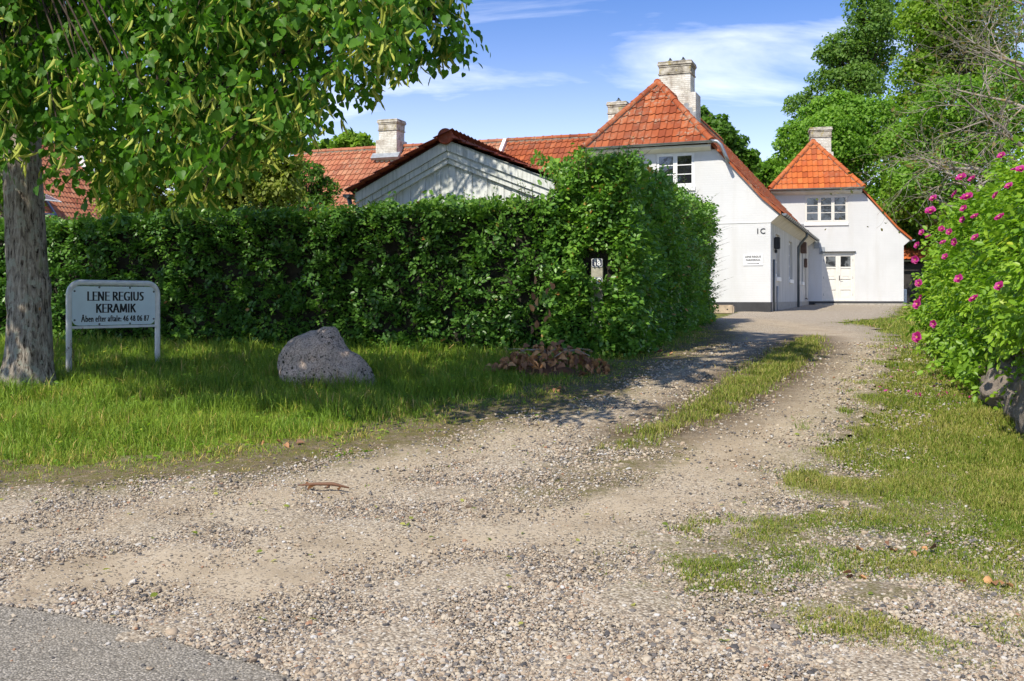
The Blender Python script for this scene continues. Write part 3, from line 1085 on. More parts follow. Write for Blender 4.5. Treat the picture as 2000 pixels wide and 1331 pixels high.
def gabled_house(root, h, uc, L, mat, holes, plinth_h, side_holes_right, left=True, tiles_hip=300, tiles_right=300, right_order=None, len_tiles=None, course=True):
    """white house with a half-hipped gable to the front; local x across, y back, z up; h lifts the profile to the local ground"""
    prof = [(u, z + h) for u, z in PROFILE]
    mir = lambda u: 2 * uc - u
    outer = [(0, plinth_h), (0, 2.23 + h), (.25, 2.45 + h)] + prof[::-1][1:] + [(mir(u), z) for u, z in prof[:-1]] + [(mir(.25), 2.45 + h), (mir(0), 2.23 + h), (mir(0), plinth_h)]
    bm_obj('wall', holed_panel(outer, holes, 1, 0.0, 0.32), M['brick'], root)['label'] = 'whitewashed brick gable'
    pl = MB()
    pl.box(((mir(0)) / 2, 0.16, plinth_h / 2 - 0.1), (abs(mir(0)) + 0.0, 0.34, plinth_h + 0.2 - 0.004))
    pl.build('plinth', M['plinth'], root)
    # side walls
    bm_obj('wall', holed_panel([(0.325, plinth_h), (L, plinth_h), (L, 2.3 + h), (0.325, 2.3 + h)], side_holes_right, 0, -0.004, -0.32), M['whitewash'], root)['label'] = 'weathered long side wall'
    p2 = MB()
    p2.box((-0.16, (L + 0.34) / 2, plinth_h / 2 - 0.15), (0.34, L - 0.34, plinth_h + 0.3 - 0.006))
    p2.build('plinth', M['concrete'], root)
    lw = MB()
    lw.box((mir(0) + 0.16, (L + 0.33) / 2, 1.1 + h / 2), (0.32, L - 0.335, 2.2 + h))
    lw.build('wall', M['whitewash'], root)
    # gable line: thin course over the ground storey
    if course:
        gl = MB()
        gl.box((uc, -0.006, 2.235 + h), (abs(mir(0)) - 0.02, 0.018, 0.02))
        gl.build('string_course', M['fascia'], root)
    # roof body
    rx, rz = uc, RIDGE_Z + h
    ex, ez = EAVE[0], EAVE[1] + h
    kx, kz = KNEE[0], KNEE[1] + h
    up = (kx - rx), (rz - kz)
    vh = lambda z: HIP_V + (z - HIP_Z) * (APEX_V - HIP_V) / (RIDGE_Z - HIP_Z)
    hx = kx - (HIP_Z + h - kz) * up[0] / up[1]          # where the hip starts on the slope
    hipz = HIP_Z + h
    roof = MB()
    f0 = -0.06
    dn = -0.05
    P = [(ex, f0, ez + dn), (kx, f0, kz + dn), (hx, f0, hipz + dn), (hx, HIP_V, hipz + dn), (rx, APEX_V, rz + dn), (rx, L, rz + dn), (kx, L, kz + dn), (ex, L, ez + dn),
         (mir(ex), f0, ez + dn), (mir(kx), f0, kz + dn), (mir(hx), f0, hipz + dn), (mir(hx), HIP_V, hipz + dn), (mir(kx), L, kz + dn), (mir(ex), L, ez + dn)]
    roof.add(P, [(0, 1, 6, 7), (1, 2, 3, 4, 5, 6), (3, 11, 4), (8, 13, 12, 9), (9, 12, 5, 4, 11, 10)])
    roof_o = roof.build('roof', M['deck'], root, norm=False)
    # soffits and eave boards
    so = MB()
    so.add([(ex - .02, 0.0, ez - .05), (ex - .02, L, ez - .05), (0.0, L, 2.23 + h), (0.0, 0.0, 2.23 + h), (ex - .02, 0.0, ez - .02), (ex - .02, L, ez - .02), (0.0, L, 2.30 + h), (0.0, 0.0, 2.30 + h)],
           [(0, 1, 2, 3), (7, 6, 5, 4), (0, 4, 5, 1), (3, 2, 6, 7)])
    so.build('soffit', M['soffit'], root)
    bo = MB()
    w0, w1 = mir(hx) + 0.02, hx - 0.02
    bo.add([(w0, HIP_V + .03, hipz - .12), (w1, HIP_V + .03, hipz - .12), (w1, -0.004, 4.38 + h), (w0, -0.004, 4.38 + h),
            (w0, HIP_V + .03, hipz - .06), (w1, HIP_V + .03, hipz - .06), (w1, -0.004, hipz - .02), (w0, -0.004, hipz - .02)],
           [(0, 1, 2, 3), (4, 7, 6, 5), (0, 4, 5, 1), (0, 3, 7, 4), (1, 5, 6, 2)])
    bo.build('eave_board', M['fascia'], root)
    # hip tiles
    hdir = Vector((0, APEX_V - HIP_V, RIDGE_Z - HIP_Z)).normalized()
    ncol_ = int(abs(mir(hx) - hx) / TW) + 2
    x0 = uc - ncol_ * TW / 2
    nR = Vector((0, 0, 1)).cross(Vector((0, 1, 0)))
    # planes through the two hip lines, vertical planes along the hip in plan
    hl = Vector((rx - hx, APEX_V - HIP_V, 0)).normalized()
    nl = Vector((-hl.y, hl.x, 0))          # points to -x side for right hip
    if nl.x > 0:
        nl = -nl
    ml = Vector((-nl.x, nl.y, 0))
    rows_h = int(math.hypot(APEX_V - HIP_V, RIDGE_Z - HIP_Z) / TG) + 1
    tile_slope(roof_o, (x0, HIP_V - 0.03, hipz - 0.02), (1, 0, 0), hdir, ncol_, rows_h, mat,
               [((hx, HIP_V, hipz), nl), ((mir(hx), HIP_V, hipz), ml)], tiles_hip)
    # right slope: bell-cast foot, then the steep plane
    LT = len_tiles or L
    nc = int((LT + 0.06) / TW)
    b1 = Vector((kx - ex, 0, kz - ez))
    tile_slope(roof_o, (ex + .02, f0, ez - .01), (0, 1, 0), b1, nc, 2, mat, (), tiles_right // 3, order=right_order)
    b2 = Vector((rx - kx, 0, rz - kz))
    r2 = int(b2.length / TG)
    tile_slope(roof_o, (kx - .02, f0, kz + .02), (0, 1, 0), b2, nc, r2, mat, [((hx, HIP_V, hipz), -nl)], tiles_right - tiles_right // 3, order=right_order)
    if left:
        b3 = Vector((mir(kx) - mir(ex), 0, kz - ez))
        nc2 = 26
        tile_slope(roof_o, (mir(ex) - .02, f0 + nc2 * TW, ez - .01), (0, -1, 0), b3, nc2, 2, mat, (), 20)
        b4 = Vector((rx - mir(kx), 0, rz - kz))
        tile_slope(roof_o, (mir(kx) + .02, f0 + nc2 * TW, kz + .02), (0, -1, 0), b4, nc2, r2, mat, [((mir(hx), HIP_V, hipz), -ml)], 20)
    # tile ends along the verges
    vg = MB()
    for f_ in (lambda u: u, mir):
        line = [(ex, ez), (kx, kz), (hx, hipz)]
        for (u0, z0_), (u1, z1_) in zip(line[:-1], line[1:]):
            a_, b_ = f_(u0), f_(u1)
            vg.add([(a_, f0 - .035, z0_ - .06), (b_, f0 - .035, z1_ - .06), (b_, f0 - .035, z1_ + .035), (a_, f0 - .035, z0_ + .035),
                    (a_, f0 + .02, z0_ - .06), (b_, f0 + .02, z1_ - .06), (b_, f0 + .02, z1_ + .035), (a_, f0 + .02, z0_ + .035)],
                   [(0, 1, 2, 3), (7, 6, 5, 4), (0, 4, 5, 1), (3, 2, 6, 7)], random.random())
    vg.build('verge_tile', M[mat], roof_o)
    # hips and ridge
    ridge_caps(roof_o, (hx + .03, HIP_V - .04, hipz + .02), (rx, APEX_V, rz + .03), mat, name='hip_tile')
    ridge_caps(roof_o, (mir(hx) - .03, HIP_V - .04, hipz + .02), (rx, APEX_V, rz + .03), mat, name='hip_tile')
    ridge_caps(roof_o, (rx, APEX_V - .08, rz + .03), (rx, L, rz + .03), mat)
    mo = MB()
    for (a_, b_) in (((hx, HIP_V, hipz), (rx, APEX_V, rz)), ((mir(hx), HIP_V, hipz), (rx, APEX_V, rz)), ((rx, APEX_V, rz), (rx, L, rz))):
        mo.tube([Vector(a_) + Vector((0, 0, .0)), Vector(b_) + Vector((0, 0, .0))], 0.085, 8)
    mo.build('mortar_bed', M['mortar'], roof_o)
    gutter(root, (mir(hx) - .05, HIP_V - .1, hipz + .0), (hx + .05, HIP_V - .1, hipz + .03))
    gutter(root, (ex + .08, -0.03, ez - .02), (ex + .08, L, ez - .02), mat='zinc')
    br = MB()
    for k in range(int(L / 0.55)):
        y = 0.25 + k * 0.55
        br.tube([(ex + .08 + .072 * math.cos(a), y, ez - .02 - .072 * math.sin(a)) for a in np.linspace(0, math.pi, 7)], 0.012, 5)
    br.build('gutter_bracket', M['zinc_dark'], root)
    return roof_o, hx


# main house, number 1C
TH = R(20.5)
MH = 0.365
main = thing('white_house', 'white house numbered 1C with steep tiled half-hip, nearest the drive', 'house', (7.45, 29.5, float(gz(29.5))), -TH)
UC = -3.585
fw = [(-3.34, -2.2), (-5.0, -3.86)]
holes = [rect(a, b, 3.36 + MH, 4.36 + MH) for a, b in fw]
sw = [(1.45, 2.55), (5.5, 6.75), (8.6, 9.3), (10.5, 11.3)]
sholes = [rect(a, b, 0.70 + MH, 2.0 + MH) for a, b in sw] + [rect(12.0, 12.9, 0.05, 1.95 + MH)]
LMAIN = 13.9
roof1, hx1 = gabled_house(main, MH, UC, LMAIN, 'tile', holes, 0.30, sholes, right_order=lambda c: c[0] * 1.0 + c[1] * 0.3)
for a, b in fw:
    window(main, 1, 0.0, a, b, 3.36 + MH, 4.36 + MH, 1, 2, 3, recess=0.02)
for a, b in sw:
    window(main, 0, -0.004, a, b, 0.70 + MH, 2.0 + MH, -1, 1 if b - a < 1 else 2, 3, recess=0.09)
# side door
d = MB()
d.box((-0.10, 12.45, 0.98 + MH / 2), (0.05, 0.88, 1.86 + MH))
dr = d.build('door', M['white_paint'], main, bevel=0.004)
d = MB()
for z in (0.5, 1.1, 1.75):
    d.box((-0.07, 12.45, z), (0.02, 0.62, 0.42))
d.build('door_panel', M['cream_paint'], dr, bevel=0.006)
d = MB()
d.tube([(-0.06, 12.15, 1.1), (-0.02, 12.15, 1.1), (-0.02, 12.27, 1.1)], 0.012, 6)
d.build('handle', M['black_metal'], dr)
# step by the side door
d = MB()
d.box((0.35, 12.6, 0.02), (0.7, 2.4, 0.22))
d.build('door_step', M['concrete'], main, bevel=0.01)
# downpipe, conduits, lamp, meter box on the side wall
d = MB()
ex_ = EAVE[0] + .08
d.tube([(ex_, 8.0, 2.42 + MH), (ex_, 8.02, 2.28 + MH), (ex_ - .1, 8.03, 2.17 + MH), (0.16, 8.05, 2.02 + MH), (0.09, 8.05, 1.9 + MH), (0.09, 8.05, -0.1)], 0.045, 10)
d.build('downpipe', M['zinc_dark'], main, smooth='all')
d = MB()
d.tube([(0.03, 0.62, -0.1), (0.03, 0.62, 1.55)], 0.03, 8)
d.build('conduit', M['zinc_dark'], main, smooth='all')
d = MB()
d.tube([(0.03, 1.55, -0.1), (0.03, 1.55, 0.78)], 0.03, 8)
d.build('conduit', M['hose'], main, smooth='all')
d = MB()
d.tube([(0.03, 8.75, -0.1), (0.03, 8.75, 0.9)], 0.03, 8)
d.build('conduit', M['hose'], main, smooth='all')
d = MB()
d.box((0.09, 0.95, 1.68 + MH), (0.17, 0.2, 0.36))
d.box((0.05, 0.95, 1.44 + MH), (0.08, 0.08, 0.12))
d.build('wall_lamp', M['black_metal'], main, bevel=0.02)
d = MB()
d.box((0.14, 9.75, 1.96 + MH), (0.2, 0.5, 0.42))
d.build('nest_box', M['rust_metal'], main, bevel=0.01)
d = MB()
d.box((0.06, 11.7, 1.45 + MH), (0.1, 0.28, 0.36))
d.build('letter_box', M['rust_metal'], main, bevel=0.02)
d = MB()
d.tube([(0.02, 11.9, 0.42), (0.1, 11.9, 0.42), (0.1, 11.9, 0.36)], 0.015, 6)
d.tube([(0.08, 11.82, 0.44), (0.08, 11.98, 0.44)], 0.012, 6)
d.build('tap', M['black_metal'], main)
# bent spout from the hip gutter on to the slope
d = MB()
d.tube([(hx1 + .03, HIP_V - .1, HIP_Z + MH + .02), (hx1 + .22, HIP_V - .1, HIP_Z + MH - .01), (hx1 + .33, HIP_V - .1, HIP_Z + MH - .12), (hx1 + .45, HIP_V - .06, HIP_Z + MH - .42), (hx1 + .53, HIP_V - .04, HIP_Z + MH - .62)], 0.05, 10)
d.build('gutter_spout', M['zinc'], main, smooth='all')
chimney(main, UC, 4.35, 5.6 + MH, 8.05 + MH, 1.06, 0.8, 2,
        [(UC - 0.56, UC + 0.72, 3.9, 4.8, 5.4 + MH, 6.95 + MH)])
d = MB()
for k in range(3):
    d.box((UC + 0.40 + .13 * k, 3.89, 6.46 + MH - .15 * k), (0.14, 0.03, 0.24))
d.build('flashing', M['lead'], main)
# lettering helper (built-in font)
def text_part(name, body, size, loc, rot, mat, parent, depth=0.004, offset=0.0, sx=1.0, align='CENTER', spacing=1.0):
    cu = bpy.data.curves.new(name, 'FONT')
    cu.body = body
    cu.size = size
    cu.extrude = depth
    cu.offset = offset
    cu.align_x = align
    cu.align_y = 'CENTER'
    cu.space_character = spacing
    cu.space_line = 1.1
    cu.resolution_u = 4
    tmp = bpy.data.objects.new(name, cu)
    COL.objects.link(tmp)
    dg = bpy.context.evaluated_depsgraph_get()
    dg.update()
    me = bpy.data.meshes.new_from_object(tmp.evaluated_get(dg))
    bpy.data.objects.remove(tmp)
    bpy.data.curves.remove(cu)
    me.materials.clear()
    o = link(name, me, parent, M[mat])
    o.location = loc
    o.rotation_euler = rot
    o.scale = (sx, 1, 1)
    return o


text_part('house_number', '1C', 0.22, (-0.28, -0.012, 1.98 + MH), (R(90), 0, 0), 'ink', main, offset=0.002, spacing=1.1)

# the left wing of the same farm: long roof facing the road
wing = thing('long_wing', 'long wing with a pale tiled roof behind the shed', 'house', (7.45, 29.5, float(gz(29.5))), -TH)
WZ, WEZ, WV, WE = 6.0 + MH, 2.5 + MH, 6.2, 2.8
wx0, wx1 = -19.8, 2 * UC - 0.2
d = MB()
d.prism([(WE + .3, 0.0), (WE + .3, WEZ + .15), (WV, WZ - .15), (2 * WV - WE - .3, WEZ + .15), (2 * WV - WE - .3, 0.0)], 0, wx0 + .15, wx1 + .6)
d.build('wall', M['brick'], wing)
d = MB()
d.add([(wx0, WE, WEZ - .05), (wx1 + 3, WE, WEZ - .05), (wx1 + 3, WV, WZ - .05), (wx0, WV, WZ - .05), (wx1 + 3, 2 * WV - WE, WEZ - .05), (wx0, 2 * WV - WE, WEZ - .05)], [(0, 1, 2, 3), (3, 2, 4, 5)])
wroof = d.build('roof', M['deck'], wing, norm=False)
wb = Vector((0, WV - WE, WZ - WEZ))
ncw = int((wx1 - wx0 + 2.3) / TW)
rw = int(wb.length / TG)
half = -10.55
n_left = int((half - wx0) / TW)
tile_slope(wroof, (wx0, WE, WEZ), (1, 0, 0), wb, n_left, rw + 1, 'tile_pale', (), 170, order=lambda c: -c[1])
tile_slope(wroof, (wx0 + n_left * TW + 0.12, WE, WEZ), (1, 0, 0), wb, ncw - n_left, rw + 1, 'tile', (), 130, order=lambda c: -c[1])
ridge_caps(wroof, (wx0, WV, WZ + .04), (half, WV, WZ + .04), 'tile_pale')
ridge_caps(wroof, (half + .1, WV, WZ + .04), (wx1 + 2.2, WV, WZ + .04), 'tile')
d = MB()
d.tube([(wx0 + .05, WV, WZ + .01), (wx1 + 2.2, WV, WZ + .01)], 0.085, 8)
d.build('mortar_bed', M['mortar'], wroof)
d = MB()
hb = wb.normalized()
d.add([(half - .04, WE, WEZ + .0), (half + .09, WE, WEZ + .0), (half + .09, WV, WZ), (half - .04, WV, WZ), (half - .04, WE - .1, WEZ + .14), (half + .09, WE - .1, WEZ + .14), (half + .09, WV - .1, WZ + .13), (half - .04, WV - .1, WZ + .13)],
      [(0, 3, 2, 1), (4, 5, 6, 7), (0, 1, 5, 4), (1, 2, 6, 5), (2, 3, 7, 6), (3, 0, 4, 7)])
d.build('parapet', M['white_paint'], wing)
chimney(wing, -15.3, WV - 0.15, 4.6 + MH, 7.1 + MH, 0.78, 0.7, 0, [(-15.3 - .46, -15.3 + .46, WV - .62, WV + .3, 4.6 + MH, 6.28 + MH)])
d = MB()
d.box((-15.3, WV - .66, 5.62 + MH), (1.2, 0.12, 0.3), Matrix.Rotation(R(-44), 3, 'X'))
d.build('flashing', M['lead'], wing)
chimney(wing, -6.2, WV + .4, 5.0 + MH, 7.28 + MH, 0.66, 0.66, 1)
gutter(wing, (wx0, WE - .09, WEZ - .03), (wx1 + .2, WE - .09, WEZ - .03))

# the far house with the double door
T2 = R(11.8)
FH = 0.21
far = thing('far_house', 'white house with the double door at the end of the drive', 'house', (15.99, 41.8, float(gz(41.8))), -T2)
UC2 = -3.46
fholes = [rect(-3.89, -2.19, 3.22 + FH, 4.33 + FH), rect(-3.21, -1.91, 0.19, 1.97 + FH)]
roof2, hx2 = gabled_house(far, FH, UC2, 9.0, 'tile_new', fholes, 0.17, [], left=True, tiles_right=60, course=False)
window(far, 1, 0.0, -3.89, -2.19, 3.22 + FH, 4.33 + FH, 1, 3, 3, mat='cream_paint', recess=0.02)
chimney(far, -3.05, 2.6, 5.0 + FH, 7.55 + FH, 0.86, 0.72, 0, [(-3.05 + .2, -3.05 + .52, 2.2, 3.0, 5.0 + FH, 6.45 + FH)])
# double door: frame, two leaves with four panels and a pane each
zt_, zb_ = 1.97 + FH, 0.19
d = MB()
for x in (-3.21 + .03, -1.91 - .03):
    d.box((x, 0.08, (zt_ + zb_) / 2), (0.06, 0.1, zt_ - zb_))
d.box((-2.56, 0.08, zt_ - .03), (1.18, 0.1, 0.06))
d.build('door_frame', M['cream_paint'], far, bevel=0.004)
d = MB()
d.box((-2.56, -0.03, zt_ + .03), (1.38, 0.08, 0.035))
d.build('drip_board', M['plinth'], far)
for k, (x0, x1) in enumerate(((-3.148, -2.562), (-2.558, -1.972))):
    leaf = MB()
    s = 0.095
    H0, H1 = zb_ + .004, zt_ - .064
    rails = [H0, H0 + .02 * (H1 - H0), H0 + .25 * (H1 - H0), H0 + .48 * (H1 - H0), H0 + .71 * (H1 - H0), H1 - .02]
    leaf.box((x0 + s / 2, 0.075, (H0 + H1) / 2), (s, 0.05, H1 - H0))
    leaf.box((x1 - s / 2, 0.075, (H0 + H1) / 2), (s, 0.05, H1 - H0))
    for zz, t_ in ((H0 + .05, .1), (rails[2], .07), (rails[3], .07), (rails[4], .07), (H1 - .045, .09)):
        leaf.box(((x0 + x1) / 2, 0.075, zz), (x1 - x0 - 2 * s, 0.048, t_))
    lo = leaf.build('door', M['cream_paint'], far, bevel=0.004)
    for q in range(3):
        z0_, z1_ = (H0 + .1, rails[2] - .035) if q == 0 else (rails[q + 1] + .035, rails[q + 2] - .035)
        pm = MB()
        pm.box(((x0 + x1) / 2, 0.088, (z0_ + z1_) / 2), (x1 - x0 - 2 * s, 0.02, z1_ - z0_))
        pm.box(((x0 + x1) / 2, 0.078, (z0_ + z1_) / 2), (x1 - x0 - 2 * s - .09, 0.02, z1_ - z0_ - .09))
        pm.build('door_panel', M['cream_paint'], lo, bevel=0.006)
    pm = MB()
    pm.box(((x0 + x1) / 2, 0.082, (rails[4] + .035 + H1 - .09) / 2), (x1 - x0 - 2 * s, 0.01, H1 - .09 - rails[4] - .035))
    pm.build('pane', M['glass'], lo)
    hg = MB()
    for zz in (H0 + .25, H0 + .95, H1 - .25):
        hg.tube([(x0 if k == 0 else x1, 0.045, zz - .05), (x0 if k == 0 else x1, 0.045, zz + .05)], 0.012, 6)
    hg.build('hinge', M['zinc_dark'], lo)
    if k == 1:
        hd = MB()
        hd.box((x0 + .05, 0.046, 1.13), (0.03, 0.012, 0.2))
        hd.tube([(x0 + .05, 0.03, 1.08), (x0 + .05, -.01, 1.08), (x0 + .16, -.01, 1.08)], 0.011, 6)
        hd.build('handle', M['black_metal'], lo)
d = MB()
d.box((-1.75, -0.32, 0.03), (3.5, 0.6, 0.10))
d.build('door_step', M['concrete'], far, bevel=0.01)
# stepped lead flashing where the main roof meets the far wall
d = MB()
for k in range(5):
    d.box((-4.05 + 0.21 * k, -0.02, 3.02 + FH - .24 * k), (0.22, 0.03, 0.3))
d.build('flashing', M['lead'], far)
d = MB()
d.tube([(-5.6, -0.12, 4.75 + FH), (-5.1, -0.12, 4.22 + FH), (-4.1, -0.12, 3.1 + FH)], 0.06, 8)
d.build('flashing', M['lead'], far)

# house with the roof window behind the lime, on the left
lh = thing('left_house', 'house with orange roof and open roof window behind the lime trunk', 'house', (-18.0, 49.2, float(gz(49))), -TH)
LZ = EYE - float(gz(49))
lb = Vector((-4.4, 0, 5.3))
lp = lb.length
d = MB()
d.add([(0, 0, 2.4 + LZ), (-4.4, 0, 7.7 + LZ), (-4.4, -13, 7.7 + LZ), (0, -13, 2.4 + LZ), (-8.8, 0, 2.4 + LZ), (-8.8, -13, 2.4 + LZ)], [(0, 1, 2, 3), (1, 4, 5, 2)])
lroof = d.build('roof', M['deck'], lh, norm=False)
d = MB()
d.box((-4.4, -6.5, 1.1 + LZ / 2), (8.2, 12.9, 2.2 + LZ))
d.prism([(-8.5, 2.2 + LZ), (-.3, 2.2 + LZ), (-4.4, 7.3 + LZ)], 1, -12.9, -0.05)
d.build('wall', M['brick'], lh)
tile_slope(lroof, (0.0, -13, 2.45 + LZ), (0, 1, 0), lb, int(13 / TW), int(lp / TG), 'tile_pale', (), 300, order=lambda c: -c[0] + abs(c[1] - 9))
ridge_caps(lroof, (-4.4, -13, 7.75 + LZ), (-4.4, 0, 7.75 + LZ), 'tile_pale')
d = MB()
nrm_ = Vector((5.3, 0, 4.4)).normalized()
q = [(0.1, 2.3), (-4.4, 7.72)]
d.add([(0.15, 0.02, 2.25 + LZ), (0.15, 0.36, 2.25 + LZ), (-4.4, 0.36, 7.75 + LZ), (-4.4, 0.02, 7.75 + LZ), (0.4, 0.02, 2.5 + LZ), (0.4, 0.36, 2.5 + LZ), (-4.3, 0.36, 8.05 + LZ), (-4.3, 0.02, 8.05 + LZ)],
      [(0, 1, 2, 3), (7, 6, 5, 4), (0, 4, 5, 1), (1, 5, 6, 2), (2, 6, 7, 3), (3, 7, 4, 0)])
d.build('parapet', M['white_paint'], lh)
# roof window (open, top hung)
a_ = Vector((0, 1, 0))
b_ = lb.normalized()
n_ = a_.cross(b_)
cen = Vector((0, -4.6, 2.45 + LZ)) + b_ * 2.35
fm = Matrix((a_, b_, n_)).transposed()
d = MB()
for dx_, dy_, w_, h_ in ((-.5, 0, .1, 1.4), (.5, 0, .1, 1.4), (0, -.7, 1.1, .1), (0, .7, 1.1, .1)):
    d.box(cen + fm @ Vector((dx_, dy_, 0.06)), (w_, h_, 0.14), fm)
rwn = d.build('roof_window', M['zinc'], lroof)
d = MB()
op = fm @ Matrix.Rotation(R(-28), 3, 'X')
hinge = cen + fm @ Vector((0, 0.66, 0.12))
d.box(hinge + op @ Vector((0, -.66, 0)), (0.96, 1.3, 0.035), op)
d.build('pane', M['glass_blue'], rwn) if False else d.build('roof_window_sash', M['white_paint'], lroof)
d = MB()
d.box(hinge + op @ Vector((0, -.66, 0.022)), (0.8, 1.1, 0.01), op)
d.build('pane', M['glass_blue'], lroof)

# outbuilding at the right, behind the far house
ob = thing('outbuilding', 'low dark outbuilding with orange roof right of the far house', 'outbuilding', (18.0, 51.0, float(gz(51))), -T2)
d = MB()
d.box((5, 2.3, 1.0), (11, 4.2, 2.0))
d.build('wall', M['dark_wood'], ob)
d = MB()
d.add([(-1.0, -.2, 2.15), (11, -.2, 2.15), (11, 2.4, 3.75), (-1.0, 2.4, 3.75), (11, 5, 2.15), (-1.0, 5, 2.15)], [(0, 1, 2, 3), (3, 2, 4, 5)])
oroof = d.build('roof', M['deck'], ob, norm=False)
obv = Vector((0, 2.6, 1.6))
tile_slope(oroof, (-1.0, -.2, 2.19), (1, 0, 0), obv, 40, 10, 'tile_new', (), 120, order=lambda c: c[0])
ridge_caps(oroof, (-1.0, 2.4, 3.8), (9, 2.4, 3.8), 'tile_new')
gutter(ob, (-1, -.29, 2.12), (11, -.29, 2.12))
hp = thing('heat_pump', 'small white slatted heat pump box beside the far house', 'heat pump', (17.55, 46.6, float(gz(46.6))), -T2)
d = MB()
d.box((0, 0, .38), (.75, .3, .62))
d.build('body', M['white_paint'], hp, bevel=0.02)
d = MB()
for k in range(9):
    d.box((0, -.157, .16 + k * .055), (.62, .012, .018))
d.build('grille', M['zinc'], hp)
d = MB()
for sx_ in (-.28, .28):
    d.box((sx_, 0, .03), (.06, .3, .07))
d.build('foot', M['black_metal'], hp)
blk = thing('concrete_block', 'squat sandy concrete block lying against the dark plinth', 'block', (0, 0, 0))
p = G(1408, 613)
blk.location = (p[0], p[1], float(gz(p[1])))
blk.rotation_euler = (0, 0, -TH)
d = MB()
d.box((0, 0, .11), (.74, .3, .26))
d.build('body', M['concrete_block'], blk, bevel=0.035)
d = MB()
d.tube([(.2, -.153, .12), (.2, -.149, .12)], 0.022, 8)
d.tube([(-.24, -.153, .14), (-.24, -.149, .14)], 0.02, 8)
d.build('hole', M['black_metal'], blk)

# parking sign on the gable
ps = thing('parking_sign', 'small white parking notice with arrow screwed to the gable', 'sign', (0, 0, 0), -TH)
ps.location = main.location + Matrix.Rotation(-TH, 3, 'Z') @ Vector((-0.495, -0.012, 1.16 + MH))
d = MB()
d.box((0, 0, 0), (.55, .012, .34))
d.build('panel', M['enamel_white'], ps, bevel=0.003)
text_part('lettering', 'LENE REGIUS', 0.078, (0, -.009, .085), (R(90), 0, 0), 'ink', ps, 0.001, 0.0016)
text_part('lettering', 'PARKERING', 0.078, (0, -.009, -.012), (R(90), 0, 0), 'ink', ps, 0.001, 0.0016)
d = MB()
d.box((-.012, -.009, -.105), (.30, .003, .011))
d.add([(.135, -.0105, -.125), (.175, -.0105, -.105), (.135, -.0105, -.085), (.135, -.008, -.125), (.175, -.008, -.105), (.135, -.008, -.085)], [(0, 1, 2), (5, 4, 3), (0, 3, 4, 1), (1, 4, 5, 2), (2, 5, 3, 0)])
d.build('arrow', M['ink'], ps)

# ------------------------------------------------------------------ the shed
SA = R(17)
sp = at(878, 590, 19.0)
shed = thing('shed', 'weathered white plank shed with red ridge rising behind the hedge', 'shed', (sp.x, sp.y, float(gz(19))), -SA)
SZ = EYE - float(gz(19))
apz = 2.92 + SZ
sl_, sr_ = 0.50, 0.40
SL = lambda x: sl_ if x < 0 else sr_
hw = 1.85
eav = apz - hw * sl_
d = MB()
d.prism([(-1.5, 0), (1.62, 0), (1.62, apz - 1.62 * sr_ - .12), (0, apz - .12), (-1.5, apz - 1.5 * sl_ - .12)], 1, 0.03, 5.0)
d.build('wall', M['dark_wood'], shed)
xw = -1.52
k = 0
while xw < 1.62:
    w_ = random.uniform(.135, .165)
    x1_ = min(xw + w_, 1.64)
    zt0 = apz - abs(xw) * SL(xw) - .22
    zt1 = apz - abs(x1_) * SL(x1_) - .22
    off = 0.0 if k % 2 else -0.014
    d = MB()
    d.prism([(xw + .002, 0.05), (x1_ - .002, 0.05), (x1_ - .002, zt1), (xw + .002, zt0)], 1, off - .01, .028)
    o = d.build('plank', M['boards'], shed, bevel=0.003)
    xw += w_
    k += 1
for s in (-1, 1):
    L_ = hw if s < 0 else 2.05
    for name_, top, bot, y0, y1 in (('barge_board', .03, -.17, -.16, -.12), ('barge_board', -.172, -.30, -.12, -.085), ('barge_board', -.302, -.40, -.085, -.02)):
        d = MB()
        xs0, xs1 = s * 0.002, s * L_
        d.prism([(xs0, apz + bot), (xs1, apz - L_ * SL(s) + bot), (xs1, apz - L_ * SL(s) + top), (xs0, apz + top)], 1, y0, y1)
        d.build(name_, M['boards'], shed, bevel=0.004)
d = MB()
d.add([(-hw - .05, -.2, eav - .0), (0, -.2, apz + .03), (0, 5.2, apz + .03), (-hw - .05, 5.2, eav), (2.1, -.2, apz - 2.1 * sr_ + .02), (2.1, 5.2, apz - 2.1 * sr_ + .02)], [(0, 1, 2, 3), (1, 4, 5, 2)])
sroof = d.build('roof', M['deck'], shed, norm=False)
bl_ = Vector((hw, 0, hw * sl_))
tile_slope(sroof, (-hw - .1, 5.2, eav + .04), (0, -1, 0), bl_, 26, int(bl_.length / TG) + 1, 'tile_dark', (), 150, order=lambda c: -c[0])
br_ = Vector((-2.05, 0, 2.05 * sr_))
tile_slope(sroof, (2.15, -.22, apz - 2.1 * sr_ + .05), (0, 1, 0), br_, 26, int(br_.length / TG) + 1, 'tile_dark', (), 150, order=lambda c: c[0])
ridge_caps(sroof, (0, -.2, apz + .05), (0, 5.2, apz + .05), 'tile_dark', r=0.15, L=0.4, lift=0.0)
d = MB()
d.tube([(0, -.26, apz + .08), (0, -.235, apz + .08), (0, -.2, apz + .08)], [0.135, 0.15, 0.15], 20)
d.build('ridge_end', M['tile_dark'], sroof, smooth=True)
gutter(shed, (-hw - .14, -.25, eav + .0), (-hw - .14, 5.2, eav + .0), 0.075, 'zinc_dark')
d = MB()
d.tube([(-hw - .14, -.12, eav - .06), (-hw - .12, -.1, eav - .2), (-hw + .1, -.0, eav - .5), (-hw + .26, 0.0, eav - .75), (-hw + .26, 0, 0)], 0.045, 9)
d.build('downpipe', M['zinc_dark'], shed, smooth='all')

